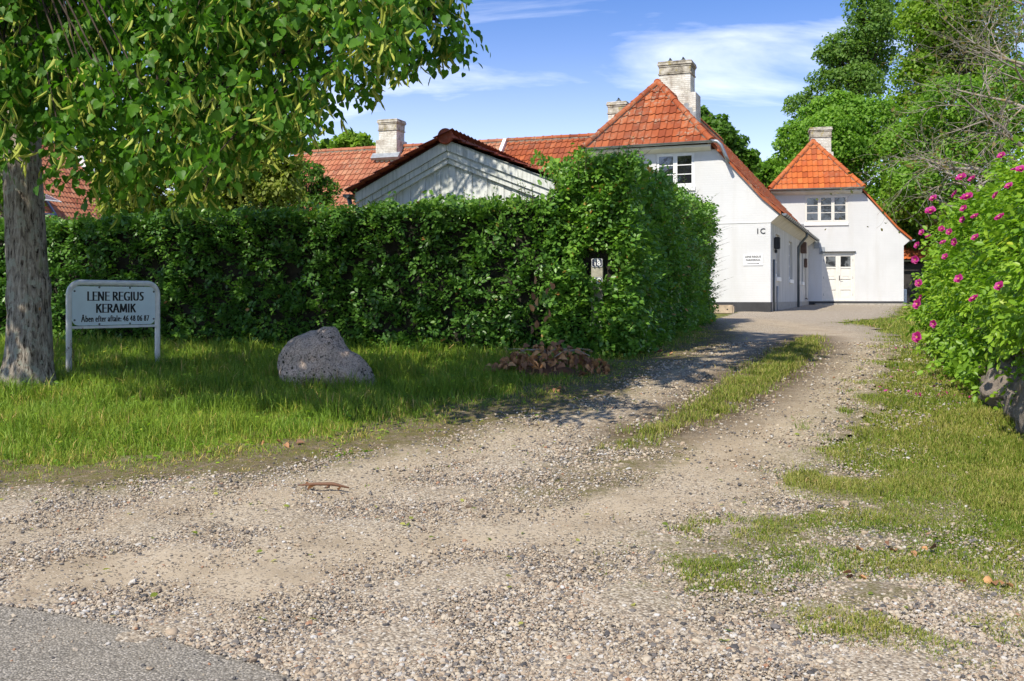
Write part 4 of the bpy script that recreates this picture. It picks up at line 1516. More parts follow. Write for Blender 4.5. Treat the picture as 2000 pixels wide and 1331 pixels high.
# ------------------------------------------------------------------ leaves in bulk
def tmpl(outline, fold=0.22, droop=0.12):
    """leaf of unit length along +y from half an outline (x >= 0), folded at the midrib"""
    n = len(outline)
    v = [(x, y, abs(x) * fold - droop * y * y) for x, y in outline]
    v += [(-x, y, abs(x) * fold - droop * y * y) for x, y in outline[1:-1]]
    t = [(0, k, k + 1) for k in range(1, n - 1)]
    m = [0] + list(range(n, 2 * n - 2)) + [n - 1]
    t += [(0, m[k + 1], m[k]) for k in range(1, n - 1)]
    return np.array(v, np.float32), np.array(t, np.int32)


LIME = tmpl([(0, 0.06), (.22, -.06), (.44, .12), (.46, .42), (.26, .78), (0, 1.06)], 0.18, 0.22)
BEECH = tmpl([(0, 0), (.27, .28), (.29, .62), (0, 1.0)], 0.2, 0.12)
ROSE = tmpl([(0, 0), (.28, .3), (.27, .68), (0, 1.0)], 0.3, 0.15)
DIAM = (np.array([(0, 0, 0), (.32, .45, .05), (0, 1, -.1), (-.32, .45, .05)], np.float32), np.array([(0, 1, 2), (0, 2, 3)], np.int32))
BRACT = tmpl([(0, 0), (.055, .2), (.075, .65), (0, 1.0)], 0.3, 0.7)
DRY = tmpl([(0, 0), (.3, .25), (.33, .6), (0, 1.0)], 0.75, 0.45)


def unit(v):
    return v / (np.linalg.norm(v, axis=-1, keepdims=True) + 1e-9)


def frames(axis, nrm):
    y = unit(axis)
    z = unit(nrm - (nrm * y).sum(-1, keepdims=True) * y)
    x = np.cross(y, z)
    return np.stack([x, y, z], -1)


def leaf_mesh(name, T, P, axis, nrm, scale, tint, mat):
    V, Fc = T
    Rm = frames(axis, nrm)
    s = np.broadcast_to(np.asarray(scale, np.float32), (len(P),))
    W = np.einsum('nij,kj->nki', Rm, V) * s[:, None, None] + P[:, None, :]
    k = len(V)
    TT = (Fc[None] + (np.arange(len(P)) * k)[:, None, None]).reshape(-1, 3)
    return tri_mesh(name, W.reshape(-1, 3), TT, mat, True, {'tint': np.repeat(tint, k)})


def rnd_dir(n, rng=RNG):
    return unit(rng.normal(size=(n, 3)))


# ------------------------------------------------------------------ boulder
def silhouette_rock(name, sil, depth, parent=None, mat='granite', seed=0, na=72, nt=28, amp=0.03):
    """rock with a given front outline (x, z); its depth swells like a lens"""
    pts = [Vector((x, z)) for x, z in sil]
    c = Vector((0, max(p.y for p in pts) * 0.38))
    per = []
    tot = sum((pts[(i + 1) % len(pts)] - pts[i]).length for i in range(len(pts)))
    acc = 0
    for i in range(len(pts)):
        a, b = pts[i], pts[(i + 1) % len(pts)]
        n = max(1, int(round((b - a).length / tot * na)))
        for k in range(n):
            per.append(a.lerp(b, k / n))
    for _ in range(3):
        per = [(per[i - 1] + per[i] * 2 + per[(i + 1) % len(per)]) / 4 for i in range(len(per))]
    vs, n = [], len(per)
    for j in range(nt + 1):
        t = -1 + 2 * j / nt
        w = (max(0.0, 1 - abs(t) ** 2.6)) ** 0.5
        for q in per:
            p = c + (q - c) * w
            v = Vector((p.x, depth * t, p.y))
            d = noise.fractal(v * 4.5 + Vector((seed, seed * 2, 1)), 0.9, 2.1, 5) * amp
            dirv = (v - Vector((0, 0, c.y)))
            v += dirv.normalized() * d if dirv.length > 0 else Vector()
            vs.append(v)
    fs = [(j * n + k, j * n + (k + 1) % n, (j + 1) * n + (k + 1) % n, (j + 1) * n + k) for j in range(nt) for k in range(n)]
    mb = MB()
    mb.add(vs, fs)
    return mb.build(name, M[mat], parent, smooth='all')


bp = G(629, 763)
boulder = silhouette_rock('boulder', [(-.51, -.12), (-.53, .06), (-.53, .27), (-.50, .43), (-.40, .53), (-.16, .575), (-.03, .645), (.04, .67), (.09, .665), (.15, .58), (.20, .45), (.245, .365), (.30, .35), (.39, .32), (.48, .20), (.52, .05), (.53, -.12)], 0.36, seed=3, amp=0.05)
boulder.location = (bp[0], bp[1] + 0.3, float(gz(bp[1] + .2)) + .0)
boulder.rotation_euler = (R(-6), 0, R(6))
boulder.scale = (.92, .92, .90)
tag(boulder, 'big speckled granite boulder lying in the grass before the hedge', 'boulder')

# ------------------------------------------------------------------ the pottery sign
GLYPH = {
    'L': (.56, [[(.14, 1), (.14, 0)], [(.14, .02), (.52, .02)]]),
    'E': (.58, [[(.14, 1), (.14, 0)], [(.14, .98), (.5, .98)], [(.14, .53), (.45, .53)], [(.14, .02), (.54, .02)]]),
    'N': (.76, [[(.13, 0), (.13, 1)], [(.13, 1), (.62, 0)], [(.63, 0), (.63, 1)]]),
    'R': (.66, [[(.14, 1), (.14, 0)], [(.14, .98), (.34, .98), (.48, .9), (.52, .76), (.48, .61), (.34, .52), (.14, .52)], [(.3, .52), (.6, 0)]]),
    'G': (.78, [[(.68, .9), (.52, .985), (.36, .98), (.2, .85), (.13, .62), (.13, .4), (.2, .16), (.36, .02), (.52, .015), (.66, .08)], [(.66, .08), (.66, .42)], [(.5, .42), (.68, .42)]]),
    'I': (.28, [[(.14, 1), (.14, 0)]]),
    'U': (.74, [[(.13, 1), (.13, .3), (.18, .12), (.3, .02), (.44, .02), (.56, .12), (.61, .3), (.61, 1)]]),
    'S': (.54, [[(.45, .93), (.34, .985), (.22, .97), (.13, .86), (.13, .74), (.2, .62), (.36, .47), (.43, .36), (.43, .2), (.34, .06), (.22, .015), (.08, .07)]]),
    'K': (.66, [[(.14, 1), (.14, 0)], [(.14, .45), (.56, 1)], [(.28, .62), (.6, 0)]]),
    'A': (.72, [[(.06, 0), (.34, 1)], [(.36, 1), (.64, 0)], [(.16, .33), (.54, .33)]]),
    'M': (.92, [[(.12, 0), (.16, 1)], [(.16, 1), (.45, .1)], [(.45, .1), (.74, 1)], [(.76, 1), (.8, 0)]]),
    'Å': (.72, [[(.06, 0), (.34, 1)], [(.36, 1), (.64, 0)], [(.16, .33), (.54, .33)], [(.35, 1.08), (.28, 1.15), (.35, 1.24), (.42, 1.15), (.35, 1.08)]]),
    'b': (.54, [[(.13, 1.05), (.13, .02)], [(.13, .5), (.26, .65), (.38, .62), (.44, .46), (.44, .22), (.36, .05), (.24, .01), (.13, .06)]]),
    'e': (.48, [[(.1, .36), (.4, .36), (.38, .56), (.26, .66), (.15, .58), (.1, .36), (.13, .14), (.24, .02), (.4, .08)]]),
    'n': (.54, [[(.12, .66), (.12, 0)], [(.12, .48), (.26, .65), (.38, .6), (.41, .46), (.41, 0)]]),
    'f': (.34, [[(.36, 1.0), (.26, 1.04), (.17, .94), (.16, .8), (.16, 0)], [(.06, .63), (.32, .63)]]),
    't': (.32, [[(.15, .86), (.15, .14), (.2, .03), (.3, .04)], [(.05, .63), (.3, .63)]]),
    'r': (.36, [[(.12, .66), (.12, 0)], [(.12, .46), (.2, .62), (.34, .64)]]),
    'a': (.48, [[(.11, .56), (.22, .66), (.34, .6), (.37, .46), (.37, 0)], [(.37, .38), (.2, .34), (.1, .2), (.14, .05), (.24, .02), (.37, .14)]]),
    'l': (.25, [[(.12, 1.05), (.12, 0)]]),
    ':': (.26, [[(.13, .08), (.13, .0)], [(.13, .56), (.13, .48)]]),
    '4': (.54, [[(.36, 0), (.36, 1), (.06, .3), (.5, .3)]]),
    '6': (.54, [[(.42, .98), (.24, .84), (.12, .58), (.11, .28), (.18, .06), (.28, .01), (.4, .08), (.44, .28), (.38, .5), (.26, .56), (.12, .42)]]),
    '8': (.54, [[(.27, .55), (.14, .68), (.14, .86), (.27, .99), (.4, .86), (.4, .68), (.27, .55), (.11, .4), (.1, .16), (.27, .01), (.44, .16), (.43, .4), (.27, .55)]]),
    '0': (.54, [[(.27, .99), (.14, .85), (.1, .5), (.14, .15), (.27, .01), (.4, .15), (.44, .5), (.4, .85), (.27, .99)]]),
    '7': (.5, [[(.06, .97), (.46, .97), (.2, 0)]]),
    ' ': (.26, []),
}


def hull2(pts):
    pts = sorted(set((round(x, 6), round(y, 6)) for x, y in pts))
    def half(ps):
        h = []
        for p in ps:
            while len(h) > 1 and (h[-1][0] - h[-2][0]) * (p[1] - h[-2][1]) - (h[-1][1] - h[-2][1]) * (p[0] - h[-2][0]) <= 0:
                h.pop()
            h.append(p)
        return h
    a, b = half(pts), half(pts[::-1])
    return a[:-1] + b[:-1]


def pen_text(mb, text, size, cx, base, y, w=.15, t=.05, sx=1.0, gap=.02):
    """letters drawn with a broad flat pen: thick stems, thin bars"""
    tot = sum(GLYPH[c][0] + gap for c in text) * size * sx
    x = cx - tot / 2
    q = 0
    for c in text:
        adv, strokes = GLYPH[c]
        for s in strokes:
            for (x1, z1), (x2, z2) in zip(s[:-1], s[1:]):
                pts = []
                for (a, b) in ((x1, z1), (x2, z2)):
                    for i in (-1, 1):
                        for j in (-1, 1):
                            pts.append((x + (a + i * w / 2) * size * sx, base + (b + j * t / 2) * size))
                h = hull2(pts)
                yy = y - 0.00004 * (q % 24)
                mb.add([(p[0], yy, p[1]) for p in h], [tuple(range(len(h)))])
                q += 1
        x += (adv + gap) * size * sx


s0 = Vector((-4.76, 11.0))
s1 = Vector((-4.12, 11.9))
sdir = (s1 - s0)
sw_ = sdir.length
sang = math.atan2(sdir.y, sdir.x)
sign = thing('pottery_sign', 'pale blue sign board in a white tubular frame standing in the grass', 'sign', (s0.x, s0.y, float(gz(11.3)) - .02), sang)
top = EYE + (HORIZON - 552) / F * 11.0 - sign.location.z
mb = MB()
r_ = 0.13
path = [(0, 0, -.2), (0, 0, .5), (0, 0, top - r_)]
path += [(r_ - r_ * math.cos(a), 0, top - r_ + r_ * math.sin(a)) for a in np.linspace(.15, math.pi / 2, 8)]
path += [(sw_ - r_ + r_ * math.sin(a), 0, top - r_ + r_ * math.cos(a)) for a in np.linspace(0.0, math.pi / 2 - .15, 8)]
path += [(sw_, 0, top - r_), (sw_, 0, .5), (sw_, 0, -.2)]
mb.tube(path, 0.031, 14)
mb.build('frame', M['sign_frame'], sign, smooth='all')
zb = top - 0.475
mb = MB()
mb.box((sw_ / 2, 0, zb - .012), (sw_ - .06, .03, .028))
mb.build('cross_bar', M['sign_frame'], sign, bevel=0.003)
# rounded board
mb = MB()
x0, x1, z0, z1, rr = .036, sw_ - .036, zb + .008, top - .038, .075
out = []
for cx_s, cz_s, a0 in ((x1 - rr, z1 - rr, 0), (x0 + rr, z1 - rr, 90), (x0 + rr, z0 + rr, 180), (x1 - rr, z0 + rr, 270)):
    out += [(cx_s + rr * math.cos(R(a0 + k * 15)), cz_s + rr * math.sin(R(a0 + k * 15))) for k in range(7)]
mb.prism(out, 1, -.006, .004)
mb.build('board', M['sign_panel'], sign)
mb = MB()
xm = (x0 + x1) / 2
pen_text(mb, 'LENE REGIUS', .094, xm + .01, z1 - .062 - .094, -.0075, .20, .085, 1.16)
mb.build('lettering', M['ink'], sign, norm=False)
mb = MB()
pen_text(mb, 'KERAMIK', .092, xm + .01, z1 - .197 - .092, -.0075, .20, .085, 1.18)
mb.build('lettering', M['ink'], sign, norm=False)
mb = MB()
pen_text(mb, 'Åben efter aftale: 46 48 06 87', .060, xm + .01, z1 - .388, -.0075, .18, .10, 1.06, .02)
mb.build('lettering', M['ink'], sign, norm=False)
for bx_, bz_ in ((x0 + .025, z1 - .055), (x1 - .02, z1 - .055), (x0 + .025, z0 + .06), (x1 - .02, z0 + .06), (x0 + .32, z1 - .012), (x1 - .33, z1 - .012), (x0 + .32, z0 + .012), (x1 - .33, z0 + .012)):
    mb = MB()
    mb.tube([(bx_, -.016, bz_), (bx_, -.012, bz_), (bx_, -.004, bz_)], [.007, .011, .012], 8)
    mb.build('bolt', M['zinc_dark'], sign, smooth=True)

# number post in the hedge
pp = at(1166, 505, 12.80)
PYAW = R(-8)
post = thing('number_post', 'grey wooden post with blue number plates swallowed by the hedge', 'post', (pp.x, pp.y, float(gz(12.3))), PYAW)
ph = pp.z - post.location.z
mb = MB()
mb.box((0, .06, ph / 2 - .1), (.145, .12, ph + .2))
mb.build('body', M['post_wood'], post, bevel=0.006)
for txt, zc in (('1B', ph - .055), ('1C', ph - .285)):
    mb = MB()
    o8 = [(.066 * sx_ if abs(a) == 1 else .052 * sx_, (.04 if abs(a) == 1 else .052) * sz_) for sx_, sz_, a in ((1, -1, 1), (1, 1, 1), (1, 1, 2), (-1, 1, 2), (-1, 1, 1), (-1, -1, 1), (-1, -1, 2), (1, -1, 2))]
    mb.box((0, -.004, zc), (.136, .006, .108))
    pl = mb.build('number_plate', M['enamel'], post, bevel=0.002)
    mb = MB()
    n8 = len(o8)
    inn = [(x * .93, z * .91) for x, z in o8]
    vs = [(x, -.0085, zc + z) for x, z in o8] + [(x, -.0085, zc + z) for x, z in inn]
    mb.add(vs, [(k, (k + 1) % n8, n8 + (k + 1) % n8, n8 + k) for k in range(n8)])
    mb.build('border', M['enamel_white'], pl)
    text_part('numeral', txt, .105, (.0, -.0085, zc - .002), (R(90), 0, 0), 'enamel_white', pl, .0008, .004, .78)

# ------------------------------------------------------------------ beech hedges
def hedge_sprays(n, fn, rng, nl=9, size=0.066, spray_len=0.22, tint_lo=0.0, tint_hi=1.0, droop=0.15):
    """fn(rng, n) gives points and outward normals; each point carries a flat spray of leaves"""
    P, N = fn(rng, n)
    d = unit(N * 0.9 + rng.normal(size=P.shape) * 0.55 + np.array([0, 0, 0.1]))
    up = unit(np.array([0, 0, 1.0]) * 0.9 + N * 0.55 + rng.normal(size=P.shape) * 0.38)
    side = unit(np.cross(d, up))
    up = np.cross(side, d)
    base = rng.beta(2, 2.6, size=n)
    out = [[], [], [], [], []]
    for k in range(nl):
        t = (k + 0.5) / nl
        sgn = 1 if k % 2 else -1
        L = spray_len * (0.7 + 0.6 * rng.random((n, 1)))
        p = P + d * (t - 0.75) * L + side * sgn * 0.012 - np.array([0, 0, droop]) * (t * t) * L
        ax = d * (0.55 + 0.4 * t) + side * sgn * (0.95 - 0.55 * t) + rng.normal(size=P.shape) * 0.22
        nm = up + rng.normal(size=P.shape) * 0.28
        out[0].append(p)
        out[1].append(ax)
        out[2].append(nm)
        out[3].append(size * rng.uniform(0.55, 1.3, n))
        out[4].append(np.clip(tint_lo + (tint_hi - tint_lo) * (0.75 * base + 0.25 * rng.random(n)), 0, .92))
    return [np.concatenate(o) for o in out]


def hedge(name, label, faces, core, parent_loc, seed, dry=0.012, shoots=None, mat='beech_leaf', clear=None):
    """faces: list of (count, fn); core: MB of the dark twiggy inside"""
    rng = np.random.default_rng(seed)
    root = thing(name, label, 'hedge', parent_loc)
    off = np.array(parent_loc)
    parts = [hedge_sprays(n, fn, rng, **kw) for n, fn, kw in faces]
    P, A, N, S, T_ = [np.concatenate([p[i] for p in parts]) for i in range(5)]
    if clear:                      # the recess round the post
        (cx0, cx1), cy1, (cz0, cz1) = clear
        ok_ = ~((P[:, 0] > cx0) & (P[:, 0] < cx1) & (P[:, 1] < cy1) & (P[:, 2] > cz0) & (P[:, 2] < cz1))
        P, A, N, S, T_ = P[ok_], A[ok_], N[ok_], S[ok_], T_[ok_]
    T_ = np.where(rng.random(len(T_)) < dry, 0.97 + 0.03 * rng.random(len(T_)), T_)
    f = link('foliage', leaf_mesh('hedge_foliage', BEECH, P - off, A, N, S, T_, M[mat]), root)
    f['kind'] = 'stuff'
    core.v = [tuple(Vector(v) - Vector(parent_loc)) for v in core.v]
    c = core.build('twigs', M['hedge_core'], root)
    c['kind'] = 'stuff'
    if shoots:
        mb = MB()
        LP, LA, LN, LS, LT = [], [], [], [], []
        for (p, h_, lean) in shoots:
            p = Vector(p) - Vector(parent_loc)
            pts = [p + Vector((lean[0] * t * t * h_, lean[1] * t * t * h_, h_ * t)) for t in (-.3, 0, .35, .7, 1)]
            mb.tube(pts, [.004, .0035, .003, .002, .001], 4)
            nleaf = max(4, int(h_ / 0.035))
            for k in range(nleaf):
                t = 0.05 + 0.95 * k / nleaf
                q = p + Vector((lean[0] * t * t * h_, lean[1] * t * t * h_, h_ * t))
                an = k * 2.4 + random.random()
                LP.append(q)
                LA.append((math.cos(an), math.sin(an), .5))
                LN.append((-math.cos(an) * .5 + random.gauss(0, .3), -math.sin(an) * .5 + random.gauss(0, .3), 1))
                LS.append(random.uniform(.035, .06) * (1.1 - .4 * t))
                LT.append(min(.99, random.uniform(0, .8) + (0.25 if random.random() < .12 else 0)))
        mb.build('shoot', M['twig'], root)['kind'] = 'stuff'
        o = link('shoot_leaves', leaf_mesh('shoot_leaves', BEECH, np.array(LP), np.array(LA, float), np.array(LN, float), np.array(LS), np.array(LT), M['young_leaf']), root)
        o['kind'] = 'stuff'
    return root


def wavy(P, N, amp, seed):
    """push points in and out along N by slow noise"""
    a = fastnoise(P[:, 0] + P[:, 1] * 0.5, P[:, 2] + P[:, 1], 1.0, seed) * amp + fastnoise(P[:, 0] + P[:, 1] * .3, P[:, 2] - P[:, 0], 0.35, seed + 1) * amp * 1.2
    return P + N * a[:, None]


def plane_face(a, b, zlo, zhi, nrm, depth=0.16, amp=0.05, seed=1, batter=0.0, holes=()):
    """vertical face between plan points a and b; zlo and zhi are functions of (t, y)"""
    a, b = np.array(a, float), np.array(b, float)
    nrm = unit(np.array([nrm[0], nrm[1], 0.0]))

    def fn(rng, n):
        t = rng.random(n)
        xy = a + (b - a) * t[:, None]
        lo = zlo(t, xy[:, 1])
        hi = zhi(t, xy[:, 1])
        s = rng.random(n)
        z = lo + (hi - lo) * s
        P = np.column_stack([xy, z])
        P = P - nrm * (rng.random(n) ** 1.6 * depth)[:, None] - nrm * (batter * s)[:, None]
        N = np.repeat(nrm[None], n, 0)
        ww = .72 + .75 * fastnoise(P[:, 0] + P[:, 1] * .4, P[:, 2] * 1.9, 1.25, seed + 60) + .35 * fastnoise(P[:, 0] - P[:, 1] * .4, P[:, 2] * 2.2, 3.0, seed + 61)
        good = rng.random(n) < np.clip(ww, .55, 1)
        P, N = P[good], N[good]
        P = wavy(P, N, amp, seed)
        for (hc, hr, hh) in holes:
            far_ = (np.hypot(P[:, 0] - hc[0], P[:, 1] - hc[1]) > hr) | (P[:, 2] < hh[0]) | (P[:, 2] > hh[1])
            P, N = P[far_], N[far_]
        while len(P) < n:
            P = np.concatenate([P, P[:n - len(P)]])
            N = np.concatenate([N, N[:n - len(N)]])
        P = P[:n] + rng.normal(size=(n, 3)) * 0.03
        return P, N
    return fn


def top_face(a, b, inward, width, zhi, amp=0.06, seed=2, depth=0.14):
    a, b = np.array(a, float), np.array(b, float)
    inward = unit(np.array(inward, float))

    def fn(rng, n):
        t = rng.random(n)
        w = rng.random(n) * width
        xy = a + (b - a) * t[:, None] + inward * w[:, None]
        z = zhi(t, xy[:, 1]) + 0.05 * np.sin(w / width * math.pi) - rng.random(n) * depth + amp * fastnoise(xy[:, 0], xy[:, 1], 0.8, seed) + .5 * amp * fastnoise(xy[:, 0], xy[:, 1], 2.2, seed + 4)
        N = np.repeat(np.array([[0, 0, 1.0]]), n, 0) - np.append(inward, 0) * 0.25
        return np.column_stack([xy, z]), unit(N)
    return fn


HA, HB = (-13.0, 16.58), (0.55, 12.76)
hn = unit(np.array([HB[1] - HA[1], -(HB[0] - HA[0])]))
hn = hn if hn[1] < 0 else -hn
zlo = lambda t, y: gz(y) + 0.02
ztop_low = lambda t, y: EYE + 1.10 + 0.17 * t + 0.03 * np.sin(t * 23)
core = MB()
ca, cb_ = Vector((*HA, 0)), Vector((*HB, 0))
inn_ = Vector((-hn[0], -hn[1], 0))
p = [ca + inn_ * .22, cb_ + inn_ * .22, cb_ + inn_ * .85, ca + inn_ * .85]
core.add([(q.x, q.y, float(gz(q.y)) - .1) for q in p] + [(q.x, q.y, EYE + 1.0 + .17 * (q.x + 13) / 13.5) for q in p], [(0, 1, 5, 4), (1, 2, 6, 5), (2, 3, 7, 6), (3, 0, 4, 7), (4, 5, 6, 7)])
shoots = []
for k in range(150):
    t = random.random()
    q = ca.lerp(cb_, t) + inn_ * random.uniform(-.02, 1.0)
    big = t > .72 and random.random() < .5
    shoots.append(((q.x, q.y, EYE + 1.06 + .17 * t), random.uniform(.06, .17) + (random.uniform(.05, .26) if big else 0), (random.gauss(0, .25), random.gauss(0, .25))))
hedge('clipped_hedge', 'long low dark beech hedge running behind the sign and boulder',
      [(6600, plane_face(HA, HB, zlo, ztop_low, hn, 0.2, 0.05, 5), {}),
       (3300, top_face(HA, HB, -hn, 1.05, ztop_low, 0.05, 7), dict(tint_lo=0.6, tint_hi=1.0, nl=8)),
       (500, plane_face(HA, HB, lambda t, y: gz(y) - .02, lambda t, y: gz(y) + .25, hn, 0.1, 0.08, 8), {})],
      core, (HA[0] + 6, 14.9, float(gz(14.9))), 21, 0.004, shoots)

# the taller hedge along the drive
TA, TB, TC, TD = (0.42, 12.82), (1.46, 12.50), (2.9, 17.4), (4.45, 22.6)
tn1 = unit(np.array([TB[1] - TA[1], -(TB[0] - TA[0])]))
tn1 = tn1 if tn1[1] < 0 else -tn1
tn2 = unit(np.array([TD[1] - TB[1], -(TD[0] - TB[0])]))
tn2 = tn2 if tn2[0] > 0 else -tn2


def ztall_front(t, y):
    return EYE + 1.22 + 0.55 * np.clip(t / 0.55, 0, 1) ** 0.7 + 0 * y


def ztall_side(t, y):
    return EYE + 1.74 + 0.25 * t - 1.1 * np.clip((t - 0.93) / 0.07, 0, 1) ** 2 + 0.05 * np.sin(t * 31) + 0 * y


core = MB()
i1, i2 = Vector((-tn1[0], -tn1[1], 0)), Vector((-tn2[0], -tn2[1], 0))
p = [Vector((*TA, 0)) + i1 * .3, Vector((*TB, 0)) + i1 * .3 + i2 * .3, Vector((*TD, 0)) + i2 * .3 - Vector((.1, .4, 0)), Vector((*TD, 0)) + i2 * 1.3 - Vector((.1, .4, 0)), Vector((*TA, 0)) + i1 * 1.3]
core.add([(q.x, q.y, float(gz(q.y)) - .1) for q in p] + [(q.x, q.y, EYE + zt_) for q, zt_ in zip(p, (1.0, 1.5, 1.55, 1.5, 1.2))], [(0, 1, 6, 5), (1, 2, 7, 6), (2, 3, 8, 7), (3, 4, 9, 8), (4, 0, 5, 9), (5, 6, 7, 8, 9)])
shoots = []
for k in range(140):
    t = random.random()
    if random.random() < .35:
        q = Vector((*TA, 0)).lerp(Vector((*TB, 0)), t) + i1 * random.uniform(0, .9)
        z = float(ztall_front(t, 0)) - .05
    else:
        t = t ** 1.3
        q = Vector((*TB, 0)).lerp(Vector((*TD, 0)), t * .94) + i2 * random.uniform(-.05, 1.1)
        z = float(ztall_side(t * .94, 0)) - .05
    shoots.append(((q.x, q.y, z), random.uniform(.1, .3), (random.gauss(.15, .35), random.gauss(0, .3))))
for k in range(90):                                       # long twigs combed out towards the drive
    t = random.uniform(.25, 1.0)
    q = Vector((*TB, 0)).lerp(Vector((*TD, 0)), t) + i2 * -.02
    shoots.append(((q.x, q.y, random.uniform(float(gz(q.y)) + .4, EYE + 1.5)), random.uniform(.12, .28), (tn2[0] * random.uniform(.8, 2.2), tn2[1] * random.uniform(.5, 1.5))))
hole = [((pp.x, pp.y - .25), .27, (pp.z - .25, pp.z + .15))]
hedge('tall_hedge', 'taller shaggy beech hedge beside the drive with a post sunk in its corner',
      [(1350, plane_face(TA, TB, zlo, ztall_front, tn1, 0.22, 0.07, 31, holes=hole), dict(size=.068)),
       (6300, plane_face(TB, TD, zlo, ztall_side, tn2, 0.3, 0.12, 33, holes=hole), dict(spray_len=.3, size=.068)),
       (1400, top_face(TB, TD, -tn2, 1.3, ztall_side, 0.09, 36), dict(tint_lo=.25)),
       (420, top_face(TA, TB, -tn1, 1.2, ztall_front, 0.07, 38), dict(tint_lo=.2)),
       (500, plane_face(TD, tuple(np.array(TD) - tn2 * 1.2), zlo, lambda t, y: EYE + 1.3 + 0 * t, (-tn2[1], tn2[0]), .3, .1, 41), {})],
      core, (2.4, 16.5, float(gz(16.5))), 22, 0.012, shoots, 'beech_lit', ((pp.x - .12, pp.x + .15), pp.y + .12, (pp.z - .25, pp.z + .11)))

# ------------------------------------------------------------------ lime tree
LX, LY = -4.86, 10.3
lime = thing('lime_tree', 'big lime tree in blossom at the left with a lichen-spotted trunk', 'tree', (LX, LY, float(gz(LY))))
LZ0 = float(gz(LY))
nr_, ns_ = 110, 72
rings = []
H = 5.2
for i in range(nr_):
    t = i / (nr_ - 1)
    z = -0.25 + t * H
    base = 0.205 + 0.09 * math.exp(-max(z, 0) * 4.2) - 0.012 * z
    cxr = -0.035 * z + 0.02 * math.sin(z * 2.1)
    cyr = 0.03 * z
    for k in range(ns_):
        a = 2 * math.pi * k / ns_
        rad = base
        rad += 0.03 * math.exp(-max(z, 0) * 3.0) * math.cos(5 * a + 1.2)
        rad += 0.035 * math.exp(-((z - 1.02) / .13) ** 2 - (((a + .05 + math.pi) % (2 * math.pi) - math.pi) / .5) ** 2)      # burr on the right
        rad += 0.03 * math.exp(-((z - .9) / .12) ** 2 - ((a - math.pi) / .45) ** 2)
        q = Vector((math.cos(a) * 9.5, math.sin(a) * 9.5, z * 1.9))
        ridge = noise.fractal(q, 0.8, 2.2, 4)
        rad += 0.011 * ridge + 0.010 * noise.noise((math.cos(a) * 2, math.sin(a) * 2, z * 1.3))
        rings.append((cxr + math.cos(a) * rad, cyr + math.sin(a) * rad, z))
fs = [(i * ns_ + k, i * ns_ + (k + 1) % ns_, (i + 1) * ns_ + (k + 1) % ns_, (i + 1) * ns_ + k) for i in range(nr_ - 1) for k in range(ns_)]
mb = MB()
mb.add(rings, fs)
mb.build('trunk', M['bark'], lime, smooth='all')

# the crown: clumps of drooping twigs.  Skirt height of the crown against the horizontal bearing from the trunk's own side
SK = np.array([(-140, 300), (-60, 330), (40, 300), (75, 290), (110, 335), (170, 365), (215, 410), (250, 405), (300, 372), (370, 372), (405, 400), (440, 360), (500, 318), (560, 292), (615, 285), (650, 245), (690, 236), (740, 205), (775, 180), (800, 150), (850, 160), (880, 150), (905, 130), (912, 60), (905, -60)], float)


def skirt(px):
    return np.interp(px, SK[:, 0], SK[:, 1])


lr = np.random.default_rng(5)
clumps = []
for gx_ in np.arange(-140, 900, 46):
    for gy_ in np.arange(-110, 420, 46):
        px = gx_ + lr.uniform(-22, 22)
        py = gy_ + lr.uniform(-22, 22)
        if px > 855 or py > skirt(px) - (62 if px < 600 else 112):
            continue
        reach = np.clip((px - 100) / 800, 0, 1)
        for layer in range(2):
            dist = (8.2, 9.4)[layer] + lr.uniform(-.7, .7) - .9 * reach * (layer == 0) - .2 * reach
            if layer == 1 and lr.random() < .55:
                continue
            clumps.append((*at(px, py, dist), lr.uniform(.2, .32), 1))
edge_extra = [(885, 55, 8.0), (880, 100, 8.1), (870, 140, 8.2), (905, 145, 8.3), (845, 150, 8.0), (760, 165, 8.0), (745, 190, 8.1), (700, 215, 8.0), (640, 250, 8.1), (228, 395, 8.4), (408, 385, 8.2), (190, 355, 8.5), (860, 20, 8.2), (800, 130, 8.0), (620, 275, 8.3)]
for px, py, dd in edge_extra:
    clumps.append((*at(px - 12, py - (70 if px > 500 else 25), dd), .13, 1))
# the upper crown, above the picture
n_up = 0
while n_up < 330:
    v = lr.normal(size=3)
    v /= np.linalg.norm(v)
    rr = lr.uniform(.45, 1) ** .5
    c = np.array([-4.0, 9.9, EYE + 5.2]) + v * rr * np.array([4.9, 4.1, 4.6])
    if c[2] < EYE + 0.294 * c[1] + .45 and not (c[2] > EYE + 2.3 and 1000 + c[0] / c[1] * F < 480):
        continue
    n_up += 1
    if 1000 + c[0] / c[1] * F > 860 and c[2] < EYE + .294 * c[1] + .95:
        continue
    sh_t = (c[2] - (EYE - .95)) / math.tan(SUN_EL)          # keep the street side thin, so that the sun reaches the verge
    sx_, sy_ = c[0] + SUN_TRAVEL.x * sh_t, c[1] + SUN_TRAVEL.y * sh_t
    if sx_ < .2 and sy_ < 10.6 and lr.random() < .97:
        continue
    st_ = (c[2] - (EYE + 1.2)) / math.tan(SUN_EL)
    hx_, hy_ = c[0] + SUN_TRAVEL.x * st_, c[1] + SUN_TRAVEL.y * st_
    if hx_ < .4 and abs(hy_ - (12.76 - (hx_ - .55) * .282) - .5) < 1.0 and lr.random() < .58:
        continue
    if .0 < hx_ < 2.1 and 11.2 < hy_ < 15.0 and lr.random() < .92:
        continue
    s2_ = (c[2] - (EYE + 2.0)) / math.tan(SUN_EL)
    if -8 < c[0] + SUN_TRAVEL.x * s2_ < -2 and 15 < c[1] + SUN_TRAVEL.y * s2_ < 19 and lr.random() < .8:
        continue
    if c[0] < -2.6 and c[2] > EYE + 3.6 and lr.random() < .62:
        continue
    clumps.append((*c, lr.uniform(.45, .75), 0))
